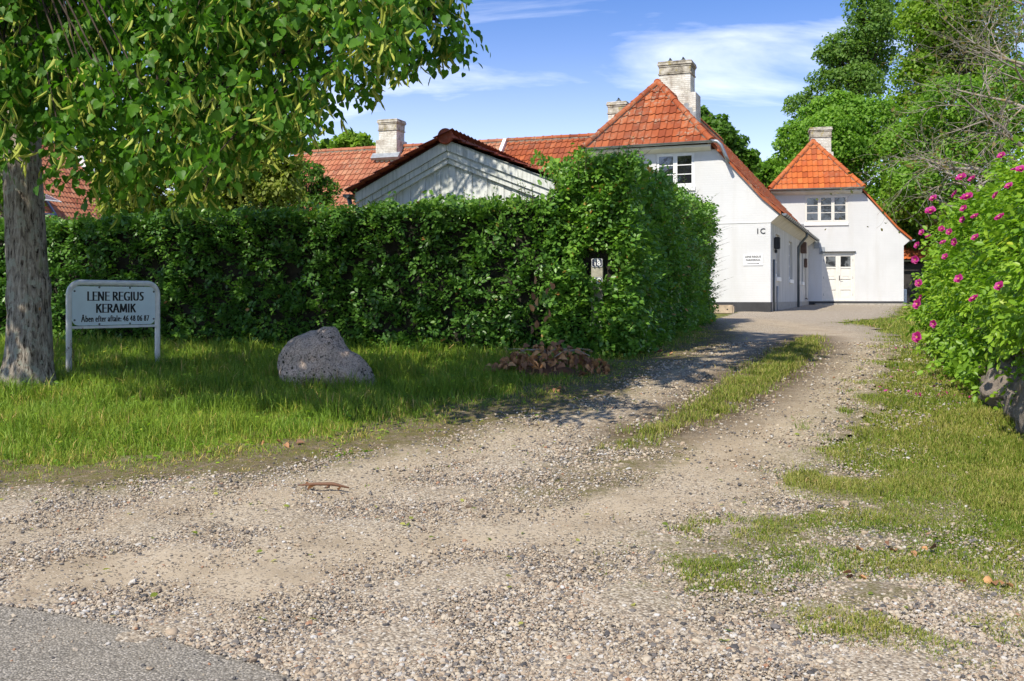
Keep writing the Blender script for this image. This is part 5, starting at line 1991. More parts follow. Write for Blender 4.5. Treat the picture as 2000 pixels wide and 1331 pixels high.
# limbs from the trunk to the clumps
mb_l = MB()
limbs = []
hub = [Vector((LX - .06, LY + .06, LZ0 + z)) for z in (2.6, 3.0, 3.5, 4.0, 4.6)]
sel = lr.choice(len(clumps), 120, replace=False)
big = sorted(sel, key=lambda i: -math.hypot(clumps[i][0] - LX, clumps[i][1] - LY))
main_limbs = []
for ang, el, L_ in ((-.3, .35, 4.4), (.15, .55, 4.8), (-.9, .5, 3.6), (1.0, .6, 3.8), (2.4, .5, 3.6), (3.6, .5, 3.6), (-1.7, .45, 3.2), (.5, 1.1, 4.6), (2.9, 1.1, 4.2), (-.55, .12, 3.4)):
    p = hub[len(main_limbs) % 5].copy()
    pts = [p.copy()]
    d = Vector((math.cos(ang) * math.cos(el), math.sin(ang) * math.cos(el), math.sin(el)))
    for k in range(7):
        d = (d + Vector((random.gauss(0, .1), random.gauss(0, .1), random.gauss(-.02, .06)))).normalized()
        p = p + d * L_ / 7
        pts.append(p.copy())
    main_limbs.append(pts)
    b = MB()
    org = Vector((LX, LY, LZ0))
    b.tube([q - org for q in pts], [.085 * (1 - k / 8.5) ** .8 + .008 for k in range(len(pts))], 8)
    b.build('branch', M['twig'], lime, smooth='all')
allp = [q for L_ in main_limbs for q in L_[2:]]
tw = MB()
org = Vector((LX, LY, LZ0))
for i in range(len(clumps)):
    if clumps[i][4] == 0 and i % 3:
        continue
    c = Vector(clumps[i][:3])
    q = min(allp, key=lambda a: (a - c).length)
    mid = q.lerp(c, .55) + Vector((random.gauss(0, .1), random.gauss(0, .1), .12))
    tw.tube([q - org, mid - org, c + Vector((0, 0, -.1)) - org], [.016, .010, .004], 5, cap=False)
tw.build('twigs', M['twig'], lime, smooth='all')['kind'] = 'stuff'
# leaves on short hanging shoots
LPs, LAs, LNs, LSs, LTs, near = [], [], [], [], [], []
BPs, BAs, BNs, BSs, BTs = [], [], [], [], []
for (cx_c, cy_c, cz_c, rad, detail) in clumps:
    ns = int(lr.uniform(9, 13)) if detail else int(26 * (rad / .6) ** 2)
    for s_i in range(ns):
        o = lr.normal(size=3)
        o /= np.linalg.norm(o)
        o *= rad * lr.random() ** .45
        st = np.array([cx_c, cy_c, cz_c]) + o
        an = lr.uniform(0, 6.283)
        dd = np.array([math.cos(an) * .8, math.sin(an) * .8, -.35 + lr.normal() * .3])
        dd /= np.linalg.norm(dd)
        tb = lr.beta(2, 2.5)
        nl = int(lr.integers(4, 7))
        for k in range(nl):
            t = (k + .5) / nl
            sg = 1 if k % 2 else -1
            sd = np.array([-dd[1], dd[0], 0])
            p = st + dd * t * .24 - np.array([0, 0, .10 * t * t])
            LPs.append(p)
            LAs.append(dd * .55 + sd * sg * .75 + np.array([0, 0, -.62]) + lr.normal(size=3) * .28)
            LNs.append(np.array([0, 0, .85]) + dd * .45 + lr.normal(size=3) * .38)
            LSs.append(lr.uniform(.04, .084) if detail else lr.uniform(.1, .15))
            LTs.append(np.clip(.7 * tb + .3 * lr.random(), 0, 1))
            near.append(detail * (cy_c < 9.0))
            if detail and lr.random() < .13:
                for b_ in range(int(lr.integers(1, 4))):
                    BPs.append(p + np.array([0, 0, -.02]) + lr.normal(size=3) * .012)
                    BAs.append(np.array([lr.normal() * .4, lr.normal() * .4, -1]) + dd * .3)
                    BNs.append(dd + lr.normal(size=3) * .6)
                    BSs.append(lr.uniform(.06, .10))
                    BTs.append(lr.random())
LPs, LAs, LNs, LSs, LTs, near = map(np.array, (LPs, LAs, LNs, LSs, LTs, near))
vis = near.astype(bool) & (LPs[:, 2] < EYE + .293 * LPs[:, 1]) & (LPs[:, 0] > -.5 * LPs[:, 1])
score = np.where(vis, LSs / LPs[:, 1], 0)
pick = np.argsort(-score)[:300]
mask = np.ones(len(LPs), bool)
mask[pick] = False
org_n = np.array([LX, LY, LZ0])
crown = link('crown', leaf_mesh('lime_crown', LIME, LPs[mask] - org_n, LAs[mask], LNs[mask], LSs[mask], LTs[mask], M['lime_leaf']), lime)
crown['kind'] = 'stuff'
lvar = []
for k in range(5):
    me = tri_mesh('lime_leaf_%d' % k, LIME[0], LIME[1], M['lime_leaf'], True, {'tint': np.full(len(LIME[0]), .15 + .18 * k)})
    lvar.append(me)
Rf = frames(LAs[pick], LNs[pick])
for q, i in enumerate(pick):
    o = bpy.data.objects.new('leaf', lvar[q % 5])
    COL.objects.link(o)
    o.parent = crown
    m4 = Matrix(Rf[q].tolist()).to_4x4()
    m4.translation = Vector((LPs[i] - org_n).tolist())
    o.matrix_local = m4 @ Matrix.Scale(float(LSs[i]), 4)
bo = link('blossom_bracts', leaf_mesh('lime_bracts', BRACT, np.array(BPs) - org_n, np.array(BAs), np.array(BNs), np.array(BSs) * 1.4, np.array(BTs), M['bract']), lime)
bo['kind'] = 'stuff'

# ------------------------------------------------------------------ other trees
def leaf_tree(name, label, x, y, H, blobs, nleaf, size, mat, seed, trunk=.16, gap=0.0, cat='tree', shape=DIAM, nl_up=.55):
    """blobs: list of (dx, dy, z, rx, ry, rz, share); leaves gather in small clumps on each blob's shell"""
    rng = np.random.default_rng(seed)
    g0 = float(gz(y))
    root = thing(name, label, cat, (x, y, g0))
    tr = MB()
    zt = max(b[2] for b in blobs)
    wob = [Vector((rng.normal() * .12 * t * H / 6, rng.normal() * .12 * t * H / 6, -.2 + t * zt)) for t in np.linspace(0, 1, 7)]
    tr.tube(wob, [trunk * (1 - .75 * k / 6) for k in range(7)], 9)
    tr.build('trunk', M['lichen_bark'] if 'ash' in mat else M['twig'], root, smooth='all')
    P, A, N, T_ = [], [], [], []
    br = MB()
    tot = sum(b[6] for b in blobs)
    for bi, (dx_, dy_, z, rx, ry, rz, sh) in enumerate(blobs):
        n = int(nleaf * sh / tot)
        ncl = max(8, int(n / 45))
        v = rnd_dir(ncl, rng)
        v[:, 2] = np.where(v[:, 2] < -.55, -v[:, 2], v[:, 2])
        rad = rng.uniform(.35, 1.0, ncl) ** .5
        c = np.array([dx_, dy_, z]) + v * rad[:, None] * np.array([rx, ry, rz])
        cr_ = rng.uniform(.5, 1.1, ncl) * .34 * (rx * ry * rz) ** (1 / 3)
        tintc = np.clip(rng.beta(2, 2, ncl) * .8 + .1 * v[:, 2], 0, 1)
        w = cr_ ** 2
        which = rng.choice(ncl, n, p=w / w.sum())
        u = rnd_dir(n, rng)
        u[:, 2] = np.where((u[:, 2] < -.2) & (rng.random(n) < .6), -u[:, 2], u[:, 2])
        p = c[which] + u * (cr_[which] * rng.random(n) ** .33)[:, None] * np.array([1.15, 1.15, .72])
        loose = rng.random(n) < .38
        lv = rnd_dir(n, rng) * (rng.random(n) ** .38)[:, None] * np.array([rx, ry, rz]) * 1.04
        p = np.where(loose[:, None], np.array([dx_, dy_, z]) + lv, p)
        P.append(p)
        out = unit(u + .6 * v[which])
        N.append(out * (1 - nl_up) + np.array([0, 0, nl_up]) + rng.normal(size=(n, 3)) * .35)
        A.append(np.cross(out, rng.normal(size=(n, 3))) + out * .3 - np.array([0, 0, .25]))
        T_.append(np.clip(tintc[which] * .7 + .3 * rng.random(n), 0, 1))
        for k in range(min(ncl, 26)):
            e_ = Vector(c[k])
            s0_ = Vector(wob[1])
            for w_ in wob[1:]:
                if w_.z < e_.z - .55 * math.hypot(e_.x - w_.x, e_.y - w_.y):
                    s0_ = Vector(w_)
            br.tube([s0_, s0_.lerp(e_, .5) + Vector((0, 0, .12 * rz)), e_], [trunk * .3, trunk * .16, trunk * .05], 5, cap=False)
    br.build('limbs', M['lichen_bark'] if 'ash' in mat else M['twig'], root, smooth='all')
    P, A, N, T_ = map(np.concatenate, (P, A, N, T_))
    o = link('crown', leaf_mesh('crown_' + name, shape, P, A, N, size * rng.uniform(.65, 1.2, len(P)), T_, M[mat]), root)
    o['kind'] = 'stuff'
    return root


def W(px, py, d):
    p = at(px, py, d)
    return p.x, p.y, p.z - float(gz(d))


def tree_at(name, label, px, d, spots, nleaf, size, mat, seed, trunk=.16, **kw):
    """spots in photograph pixels at distance d: (px, py, rx_px, rz_px, share)"""
    x = (px - 1000) / F * d
    blobs = []
    for i, (bx_, by_, rx, rz, sh) in enumerate(spots):
        p = at(bx_, by_, d)
        r = rx * d / F
        blobs.append((p.x - x, ((i * 37) % 5 - 2) * .25 * r, p.z - float(gz(d)), r, r * .85, rz * d / F, sh))
    Hh = max(b[2] + b[5] for b in blobs)
    return leaf_tree(name, label, x, d, Hh, blobs, nleaf, size, mat, seed, trunk, **kw)


BT = 'trees rising behind the white houses'
tree_at('ash_tree', 'broad bright ash tree directly behind the far house chimney', 1660, 56,
        [(1610, 300, 85, 75, 2), (1690, 250, 80, 70, 2), (1560, 290, 55, 60, 1), (1730, 330, 90, 85, 2), (1640, 220, 55, 45, 1), (1720, 420, 80, 60, 1.2), (1560, 340, 40, 40, .6), (1600, 240, 45, 40, .7)], 21000, .34, 'ash_green', 51, .4, group=None) if False else None
tree_at('ash_tree', 'broad bright ash tree directly behind the far house chimney', 1660, 56,
        [(1610, 295, 75, 65, 2), (1690, 255, 75, 60, 2), (1560, 290, 45, 55, 1), (1730, 330, 85, 75, 2), (1640, 220, 55, 40, 1), (1720, 425, 80, 60, 1.2), (1555, 345, 35, 35, .6), (1600, 235, 40, 35, .7)], 40000, .22, 'ash_green', 51, .3)
tree_at('poplar_tree', 'tall thin poplar with gaps of sky, highest behind the far house', 1690, 68,
        [(1690, 50, 46, 66, 1.6), (1650, 100, 46, 44, 1.2), (1690, 130, 50, 50, 1.2), (1620, 110, 32, 26, .5), (1720, 90, 40, 50, 1), (1665, 170, 55, 40, 1), (1610, 165, 35, 30, .6), (1570, 205, 35, 26, .5), (1690, -20, 30, 50, .7), (1740, 30, 30, 50, .6)], 20000, .25, 'poplar_green', 52, .16)
tree_at('tall_ash', 'tall bright green ash with layered boughs right of the poplar', 1850, 58,
        [(1800, 60, 60, 60, 1.5), (1850, 20, 80, 70, 2), (1880, 110, 90, 70, 2), (1790, 150, 55, 45, 1), (1930, 40, 80, 80, 1.5), (1850, -60, 80, 60, 1), (1780, 220, 60, 45, 1), (1960, 150, 70, 70, 1)], 40000, .23, 'bright_green', 53, .2)
tree_at('maple_tree', 'dense mid green tree behind the bare lichen-covered branches', 1880, 47,
        [(1850, 220, 75, 60, 1.5), (1920, 260, 80, 70, 1.5), (1800, 290, 65, 60, 1.2), (1870, 330, 90, 60, 1.5), (1980, 200, 70, 90, 1.5), (1770, 380, 55, 60, 1), (1840, 400, 70, 50, 1), (2040, 300, 90, 100, 1)], 34000, .20, 'ash_green', 54, .25)
tree_at('elder_bush', 'dark low trees filling the gap beside the far house eave', 1770, 52,
        [(1760, 420, 50, 45, 1), (1720, 450, 40, 40, .8), (1810, 430, 50, 50, 1), (1775, 470, 40, 30, .5), (1870, 450, 60, 60, 1)], 6000, .3, 'dark_green', 55, .2)
tree_at('garden_tree', 'loose dark tree showing beyond the right slope of house 1C', 1400, 58,
        [(1390, 270, 42, 40, 1), (1425, 300, 38, 36, 1), (1370, 235, 24, 22, .4), (1455, 320, 26, 26, .5), (1410, 340, 50, 40, 1)], 6500, .32, 'dark_green', 56, .22)
tree_at('distant_maple', 'small rounded tree in the gap between the two white houses', 1495, 66,
        [(1490, 345, 28, 28, 1), (1515, 335, 24, 28, .8), (1470, 365, 24, 22, .6), (1530, 370, 30, 30, .8)], 3600, .34, 'ash_green', 57, .2)
tree_at('chestnut_tree', 'pale green tree top above the long wing roof, left of its chimney', 670, 60,
        [(690, 288, 40, 22, 1), (640, 300, 34, 20, .8), (720, 300, 30, 24, .6), (610, 312, 30, 18, .5), (680, 330, 70, 30, 1)], 5200, .36, 'bright_green', 58, .25)
tree_at('flowering_lime', 'small pale flowering lime just behind the hedge, left one', 290, 22,
        [(270, 360, 55, 60, 1), (330, 330, 60, 60, 1), (300, 410, 70, 30, 1), (240, 410, 45, 30, .5)], 11000, .105, 'flowering_green', 60, .1)
tree_at('flowering_lime', 'taller pale flowering lime behind the hedge, right one', 470, 17,
        [(690, -160, 130, 90, 1.8), (790, -150, 120, 85, 1.8), (880, -150, 100, 80, 1.4), (620, -100, 90, 80, 1), (520, 60, 90, 90, .8), (430, 280, 75, 80, 2.4), (490, 340, 80, 70, 2.4), (390, 360, 75, 70, 2.2), (540, 375, 55, 50, 1.6), (450, 405, 100, 40, 2), (550, 310, 40, 55, 1), (450, 190, 80, 70, 1.5), (530, 230, 55, 60, 1)], 32000, .095, 'flowering_green', 61, .12)  # the high right-hand blobs are unseen boughs, added to shade the shed
tree_at('apple_tree', 'dark shrubby tree before the pale wing roof, left of the shed', 605, 25,
        [(600, 345, 38, 30, 1), (635, 372, 30, 24, .8), (580, 385, 36, 26, .8), (615, 400, 45, 20, .8), (575, 330, 24, 24, .4)], 3600, .10, 'dark_green', 62, .07)
tree_at('hornbeam_tree', 'green tree behind the hedge at the far left edge', 20, 23,
        [(-30, 330, 80, 80, 1), (40, 390, 45, 40, .6), (-80, 400, 80, 60, .8)], 5200, .11, 'ash_green', 63, .1)


# old half-bare tree with lichen on its branches
def twig_tree(root, specs, seed):
    rng = random.Random(seed)
    leafP = []

    def grow(mb, p, d, L, r, depth):
        pts, rad = [p.copy()], [r]
        n = 6
        for k in range(n):
            d = (d + Vector((rng.gauss(0, .22), rng.gauss(0, .22), rng.gauss(0.0, .2)))).normalized()
            p = p + d * (L / n)
            pts.append(p.copy())
            rad.append(max(.0025, r * (1 - .72 * (k + 1) / n)))
        mb.tube(pts, rad, 5 if depth > 1 else 7, cap=False)
        if depth >= 3:
            leafP.append(pts[-1])
            return
        for k in range(2, n + 1):
            for _ in range(1 if k % 2 else 2):
                nd = (d + Vector((rng.gauss(0, .75), rng.gauss(0, .75), rng.gauss(.02, .6)))).normalized()
                grow(mb, pts[k].copy(), nd, L * rng.uniform(.42, .66), max(.003, rad[k] * .62), depth + 1)
        if rng.random() < .8:
            leafP.append(pts[-1])
    for (p, d, L, r) in specs:
        mb = MB()
        grow(mb, Vector(p), Vector(d).normalized(), L, r, 1)
        mb.build('branch', M['lichen_bark'], root, smooth='all')
    return leafP


ox, oy = 12.0, 23.0
old = thing('old_tree', 'half-bare old tree with grey lichen branches over the rose hedge', 'tree', (ox, oy, float(gz(oy))))
mb = MB()
mb.tube([(0, 0, -.2), (-.1, 0, 1.2), (-.2, .05, 2.4), (-.15, 0, 3.6), (0, 0, 4.8), (.1, 0, 6.4)], [.28, .22, .19, .16, .12, .05], 12)
mb.build('trunk', M['lichen_bark'], old, smooth='all')
specs = [((-.2, 0, 2.4), (-1, -.1, .35), 3.3, .09), ((-.15, 0, 3.0), (-1, .2, .55), 3.6, .08), ((-.1, 0, 3.6), (-.8, -.4, .7), 3.2, .08), ((0, 0, 4.3), (-.9, .1, .75), 3.4, .07),
         ((0, 0, 4.8), (.2, -.2, 1), 2.8, .06), ((-.2, 0, 2.7), (-.2, -.9, .4), 2.6, .07), ((0, 0, 3.8), (.9, .1, .6), 3.0, .07), ((-.2, 0, 2.2), (-.8, -.5, .1), 3.0, .06), ((0, 0, 5.2), (-.6, .2, .8), 2.6, .05), ((0, 0, 5.6), (-1, .1, .5), 3.2, .06), ((.05, 0, 6.0), (-.9, -.3, .8), 3.0, .055), ((.1, 0, 6.4), (-.5, .2, 1), 2.8, .05), ((.1, 0, 6.2), (.5, -.2, 1), 2.8, .05), ((0, 0, 5.0), (-1, -.2, .15), 3.0, .05)]
specs = [(p, d, L * .80, r * .75) for p, d, L, r in specs]
lp_ = twig_tree(old, specs, 4)
lp_ = np.array([tuple(p) for p in lp_])
rng = np.random.default_rng(8)
reps = 2
P = np.repeat(lp_, reps, 0) + rng.normal(size=(len(lp_) * reps, 3)) * .09
keepm = rng.random(len(P)) < .8
P = P[keepm]
o = link('foliage', leaf_mesh('old_tree_leaves', BEECH, P, rnd_dir(len(P), rng), rnd_dir(len(P), rng) + np.array([0, 0, .8]), rng.uniform(.06, .12, len(P)), rng.random(len(P)), M['olive_green']), old)
o['kind'] = 'stuff'

# ------------------------------------------------------------------ dry stone wall and rose hedge
WA, WB = np.array([3.98, 7.2]), np.array([7.45, 19.5])
wd = unit(WB - WA)
wn_ = np.array([-wd[1], wd[0]])          # towards the drive
wall = thing('field_stone_wall', 'low wall of big rounded field stones under the roses', 'wall', (WA[0], WA[1], float(gz(WA[1]))))


def field_stone(seed, sx_, sy_, sz_):
    rng_ = random.Random(seed)
    bm = bmesh.new()
    bmesh.ops.create_icosphere(bm, subdivisions=4, radius=1)
    off = Vector((rng_.uniform(0, 50), rng_.uniform(0, 50), rng_.uniform(0, 50)))
    for v in bm.verts:
        c = v.co.copy()
        e = Vector([math.copysign(abs(t) ** .72, t) for t in c])
        nn = noise.fractal(c * 1.6 + off, .8, 2.1, 6) * .30 + noise.noise(c * .8 + off) * .32
        e *= 1 + nn
        v.co = Vector((e.x * sx_, e.y * sy_, e.z * sz_))
    me = bpy.data.meshes.new('field_stone')
    bm.to_mesh(me)
    bm.free()
    me.polygons.foreach_set('use_smooth', np.ones(len(me.polygons), bool))
    me.materials.append(M['stone'])
    return me


stone_meshes = [field_stone(k, .36, .27, .26) for k in range(7)]
k = 0
for row, (zc, sc_) in enumerate(((.16, 1.08), (.56, .85))):
    s_ = -.8 + row * .28
    while s_ < 6.4:
        w_ = random.uniform(.5, .74) * sc_
        c2 = WA + wd * (s_ + w_ / 2) - wn_ * (.08 + .10 * row + random.uniform(-.04, .04))
        o = bpy.data.objects.new('stone', stone_meshes[k % 7])
        COL.objects.link(o)
        o.parent = wall
        o.location = (c2[0] - WA[0], c2[1] - WA[1], float(gz(c2[1])) - float(gz(WA[1])) + zc + random.uniform(-.04, .05))
        o.rotation_euler = (random.uniform(-.25, .25), random.uniform(-.25, .25), math.atan2(wd[1], wd[0]) + random.choice((0, math.pi)) + random.uniform(-.15, .15))
        q = w_ / .66
        o.scale = (q * 1.0, q * random.uniform(.9, 1.1), q * random.uniform(.85, 1.1) * (1.05 if row == 0 else .9))
        s_ += w_ * .97
        k += 1
mb = MB()
bvs, nb_ = [], 14
for q in range(nb_ + 1):
    s_ = -1.6 + 8.6 * q / nb_
    e_ = min(1, (q + .001) / 2.2, (nb_ - q + .001) / 2.2)
    for off_, hh_ in ((-.30, -.2), (-.36, .52), (-.9, .68), (-1.7, .55), (-2.6, .25), (-3.6, -.1)):
        p2 = WA + wd * s_ + wn_ * off_
        bvs.append((p2[0] - WA[0], p2[1] - WA[1], float(gz(p2[1])) - float(gz(WA[1])) + hh_ * e_ + .05 * noise.noise((p2[0] * 1.3, p2[1] * 1.3, 2.0))))
mb.add(bvs, [(q * 6 + k, q * 6 + k + 1, (q + 1) * 6 + k + 1, (q + 1) * 6 + k) for q in range(nb_) for k in range(5)])
mb.build('earth_bank', M['soil'], wall, smooth='all')

rose = thing('rose_hedge', 'rugosa rose hedge with magenta flowers spilling over the stone wall', 'rose bush', (5.9, 12.0, float(gz(12))))
RO = np.array(rose.location)


def rose_front(s):
    """how far the bush leans out over the wall, by distance along it"""
    return .10 + .10 * np.sin(s * 1.3 + .6) + .08 * np.sin(s * 3.1)


rng = np.random.default_rng(77)
ncl = 640
Pc, Nc = [], []
while len(Pc) < ncl:
    s = rng.uniform(-1.4, 6.7)
    a = rng.uniform(-.5 if s < 1.1 else -.95, 1.0) * math.pi / 2          # round the section: 0 faces the drive, 1 is the top
    if rng.random() < .3:
        w_in = rng.uniform(0, 1.6)
        a = math.pi / 2
    else:
        w_in = 0
    hgt = 2.26 - .075 * s - .06 * math.sin(s * 1.1) - .10 * math.sin(s * 2.7 + 1) - .5 * max(0, (s - 5.6)) ** 1.5
    zlow = .70 if s < 1.0 else max(.03, .70 - 1.1 * (s - 1.0))
    mid = (hgt + zlow) / 2
    hh = (hgt - zlow) / 2
    outw = float(rose_front(s)) + .28
    ca_, sa_ = math.cos(a), math.sin(a)
    off = outw * (abs(ca_) ** .8) * (1 if w_in == 0 else 0) - .25 - w_in
    if s > 2.3 and w_in == 0 and a < 0:
        off = max(off, .20)
    z = mid + hh * sa_ * (1 if a < math.pi / 2 else 1)
    xy = WA + wd * s + wn_ * off
    end = max(0, s - 12.0)
    Pc.append((xy[0], xy[1], float(gz(xy[1])) + z))
    Nc.append((wn_[0] * ca_, wn_[1] * ca_, sa_))
for _ in range(150):
    s = -1.5 + rng.normal() * .12
    w_in = rng.uniform(-.2, 1.7)
    if _ >= 70:                      # the side away from the drive
        s, w_in = rng.uniform(-1.4, 6.5), 1.75 + rng.normal() * .1
    z = rng.uniform(.45, 2.15 - .075 * max(s, 0))
    xy = WA + wd * s - wn_ * w_in
    Pc.append((xy[0], xy[1], float(gz(xy[1])) + z))
    nv = -wd if _ < 70 else -wn_
    Nc.append((nv[0], nv[1], .25))
ncl = len(Pc)
# rounded near and far ends
Pc, Nc = np.array(Pc), unit(np.array(Nc))
Pc += rng.normal(size=Pc.shape) * .07
Pc -= Nc * (rng.random(ncl) ** 2 * .35)[:, None]
Pc += Nc * (np.where(rng.random(ncl) < .16, rng.random(ncl) * .28, 0))[:, None] * np.array([.5, .5, 1.0])
LP_, LA_, LN_, LS_, LT_ = [], [], [], [], []
for i in range(ncl):
    nfr = int(rng.integers(13, 19))
    tb = rng.beta(2, 2)
    for f in range(nfr):
        d = unit(Nc[i] * .6 + rng.normal(size=3) * .75)
        st = Pc[i] + rng.normal(size=3) * .085
        up = unit(np.array([0, 0, 1.]) + Nc[i] * .55 + rng.normal(size=3) * .35)
        sd = unit(np.cross(d, up))
        sz = rng.uniform(.05, .082)
        for k in range(5):
            t = (0, .45, .45, .8, .8)[k] if k else 1.0
            sg = (0, 1, -1, 1, -1)[k]
            t = 1.0 if k == 0 else (.62 if k < 3 else .3)
            LP_.append(st + d * sz * 1.9 * t)
            LA_.append(d * (1 if k == 0 else .45) + sd * sg + rng.normal(size=3) * .12 - np.array([0, 0, .15]))
            LN_.append(up + rng.normal(size=3) * .2)
            LS_.append(sz * (1.05 if k == 0 else .92))
            LT_.append(np.clip(.65 * tb + .35 * rng.random(), 0, 1))
o = link('foliage', leaf_mesh('rose_foliage', ROSE, np.array(LP_) - RO, np.array(LA_), np.array(LN_), np.array(LS_), np.array(LT_), M['rose_leaf']), rose)
o['kind'] = 'stuff'
mb = MB()
for i in range(0, ncl, 5):
    s = (Pc[i][:2] - WA) @ wd
    b_ = WA + wd * s - wn_ * .6
    p0 = Vector((b_[0], b_[1], float(gz(b_[1])) + .55))
    p1 = Vector(Pc[i])
    mb.tube([p0 - Vector(RO), p0.lerp(p1, .6) + Vector((0, 0, .15)) - Vector(RO), p1 - Vector(RO)], [.012, .008, .004], 5, cap=False)
mb.build('stems', M['twig'], rose)['kind'] = 'stuff'
# flowers seen in the photograph
FL = [(1880, 352, 13), (1892, 392, 16), (1871, 383, 11), (1819, 417, 16), (1887, 412, 10), (1958, 432, 13), (1903, 355, 10), (1826, 392, 10), (1985, 340, 10), (1840, 450, 8), (1858, 455, 8), (1870, 473, 10), (1885, 432, 7), (1908, 430, 7), (1952, 386, 10), (1845, 480, 6),
      (1877, 549, 12), (1907, 590, 13), (1958, 564, 13), (1798, 555, 10), (1797, 597, 13), (1805, 583, 8), (1796, 482, 9), (1804, 457, 8), (1828, 633, 10), (1795, 660, 14), (1850, 505, 7), (1995, 338, 10), (1790, 508, 10), (1815, 468, 8), (1910, 470, 8), (1975, 370, 7), (1960, 310, 8)]


def rose_flower(seed):
    rr = random.Random(seed)
    mb = MB()
    for layer, (n, rad, tilt) in enumerate(((5, 1.0, .35), (5, .78, .75), (4, .5, 1.1))):
        for k in range(n):
            an = 2 * math.pi * (k + .5 * layer) / n + rr.uniform(-.15, .15)
            vs = []
            for i in range(4):
                t = i / 3
                wd_ = (.1, .42, .56, .34)[i]
                for j in range(4):
                    u_ = -1 + 2 * j / 3
                    r_ = rad * t * (1 - .12 * u_ * u_)
                    z = math.sin(tilt) * r_ * .8 + .13 * math.sin(u_ * 3 + k) * t + .12 * u_ * u_ * t + rr.uniform(-.04, .04)
                    x = r_ * math.cos(tilt * .6)
                    y = u_ * wd_ * rad
                    vs.append((x * math.cos(an) - y * math.sin(an), x * math.sin(an) + y * math.cos(an), z))
            mb.add(vs, [(i * 4 + j, i * 4 + j + 1, (i + 1) * 4 + j + 1, (i + 1) * 4 + j) for i in range(3) for j in range(3)], rr.random())
    o_ = mb.build('flower', M['petal'], None, smooth='all', norm=False)
    me = o_.data
    bpy.data.objects.remove(o_)
    return me


fmesh = [rose_flower(k) for k in range(4)]
stm = MB()
for k in range(14):
    a = k * 2.4
    stm.tube([(0, 0, .1), (math.cos(a) * .16, math.sin(a) * .16, .34)], .03, 4)
stamen_o = stm.build('stamens', M['stamen'], None)
stamen_me = stamen_o.data
bpy.data.objects.remove(stamen_o)
Pcn = Pc + Nc * .12
for k, (px, py, r) in enumerate(FL):
    # the bush surface point closest to this line of sight, nearest first
    prx = 1000 + Pcn[:, 0] / Pcn[:, 1] * F
    pry = HORIZON - (Pcn[:, 2] - EYE) / Pcn[:, 1] * F
    off_ = np.hypot(prx - px, pry - py)
    facing = Nc[:, 1] < .45
    i = int(np.argmin(np.where((off_ < 60) & facing, Pcn[:, 1], 100 + off_)))
    dist = Pcn[i][1] - .20
    p = at(px, py, dist)
    o = bpy.data.objects.new('flower', fmesh[k % 4])
    COL.objects.link(o)
    o.parent = rose
    nrm_f = Vector(Nc[i]) * .6 + Vector((-.25, -.6, .35)) + Vector((random.gauss(0, .25), random.gauss(0, .25), random.gauss(0, .25)))
    o.rotation_euler = nrm_f.to_track_quat('Z', 'Y').to_euler()
    o.location = p - Vector(RO) + nrm_f.normalized() * .03
    s_ = max(.034, min(.065, r * dist / F * .85))
    o.scale = (s_, s_, s_)
    st = bpy.data.objects.new('stamens', stamen_me)
    COL.objects.link(st)
    st.parent = o

# ------------------------------------------------------------------ leaf pile
lp0 = G(1073, 740)
pile = thing('leaf_pile', 'heap of dry brown beech leaves and twigs at the foot of the hedge', 'leaf pile', (lp0[0], lp0[1] + .3, float(gz(lp0[1] + .3))))
pile.scale = (1.12, 1.1, 1.35)
mb = MB()
n_, rings_ = 28, 9
vs = []
for j in range(rings_):
    t = j / (rings_ - 1)
    for k in range(n_):
        a = 2 * math.pi * k / n_
        q = 1 + .12 * math.sin(3 * a + 1) + .08 * math.sin(7 * a)
        vs.append((math.cos(a) * .48 * q * (1 - t), math.sin(a) * .25 * q * (1 - t), .14 * t ** .8 - .04 + .02 * noise.noise((math.cos(a) * 5 * (1 - t), math.sin(a) * 5, t * 3))))
mb.add(vs, [(j * n_ + k, j * n_ + (k + 1) % n_, (j + 1) * n_ + (k + 1) % n_, (j + 1) * n_ + k) for j in range(rings_ - 1) for k in range(n_)])
mb.build('core', M['dry_leaf'], pile)
dvar = [tri_mesh('dry_leaf_%d' % k, DRY[0], DRY[1], M['dry_leaf'], True, {'tint': np.full(len(DRY[0]), (.05, .3, .5, .65, .8, .92)[k])}) for k in range(6)]
for k in range(290):
    r_ = random.random() ** .45
    a = random.uniform(0, 6.283)
    x, y = math.cos(a) * .62 * r_, math.sin(a) * .34 * r_
    z = (.25 * (1 - r_) ** .75 + .02) * random.uniform(.55, 1.05) + .015
    o = bpy.data.objects.new('leaf', dvar[k % 6])
    COL.objects.link(o)
    o.parent = pile
    o.location = (x, y, z)
    o.rotation_euler = (random.uniform(-1.1, 1.1), random.uniform(-1.1, 1.1), random.uniform(0, 6.28))
    s_ = random.uniform(.048, .085)
    o.scale = (s_, s_, s_)
for k in range(11):
    a = random.uniform(-1.0, 1.0) + (math.pi if k % 2 else 0)
    mb = MB()
    c = Vector((random.uniform(-.35, .35), random.uniform(-.25, .05), .18))
    dv = Vector((math.cos(a), math.sin(a) * .5, random.uniform(-.2, .25)))
    mb.tube([c - dv * .17, c + Vector((0, 0, .03)), c + dv * .17], [.0035, .003, .0015], 5)
    mb.build('twig', M['lichen_bark'], pile)
# dead sprig above the heap
for k in range(10):
    o = bpy.data.objects.new('leaf', dvar[k % 6])
    COL.objects.link(o)
    o.parent = pile
    o.location = (-.08 + random.gauss(0, .06), -.08 + random.gauss(0, .03), .33 + .045 * k)
    o.rotation_euler = (random.uniform(1.2, 2.2), random.uniform(-.6, .6), random.uniform(0, 6.28))
    o.scale = (.07, .07, .07)

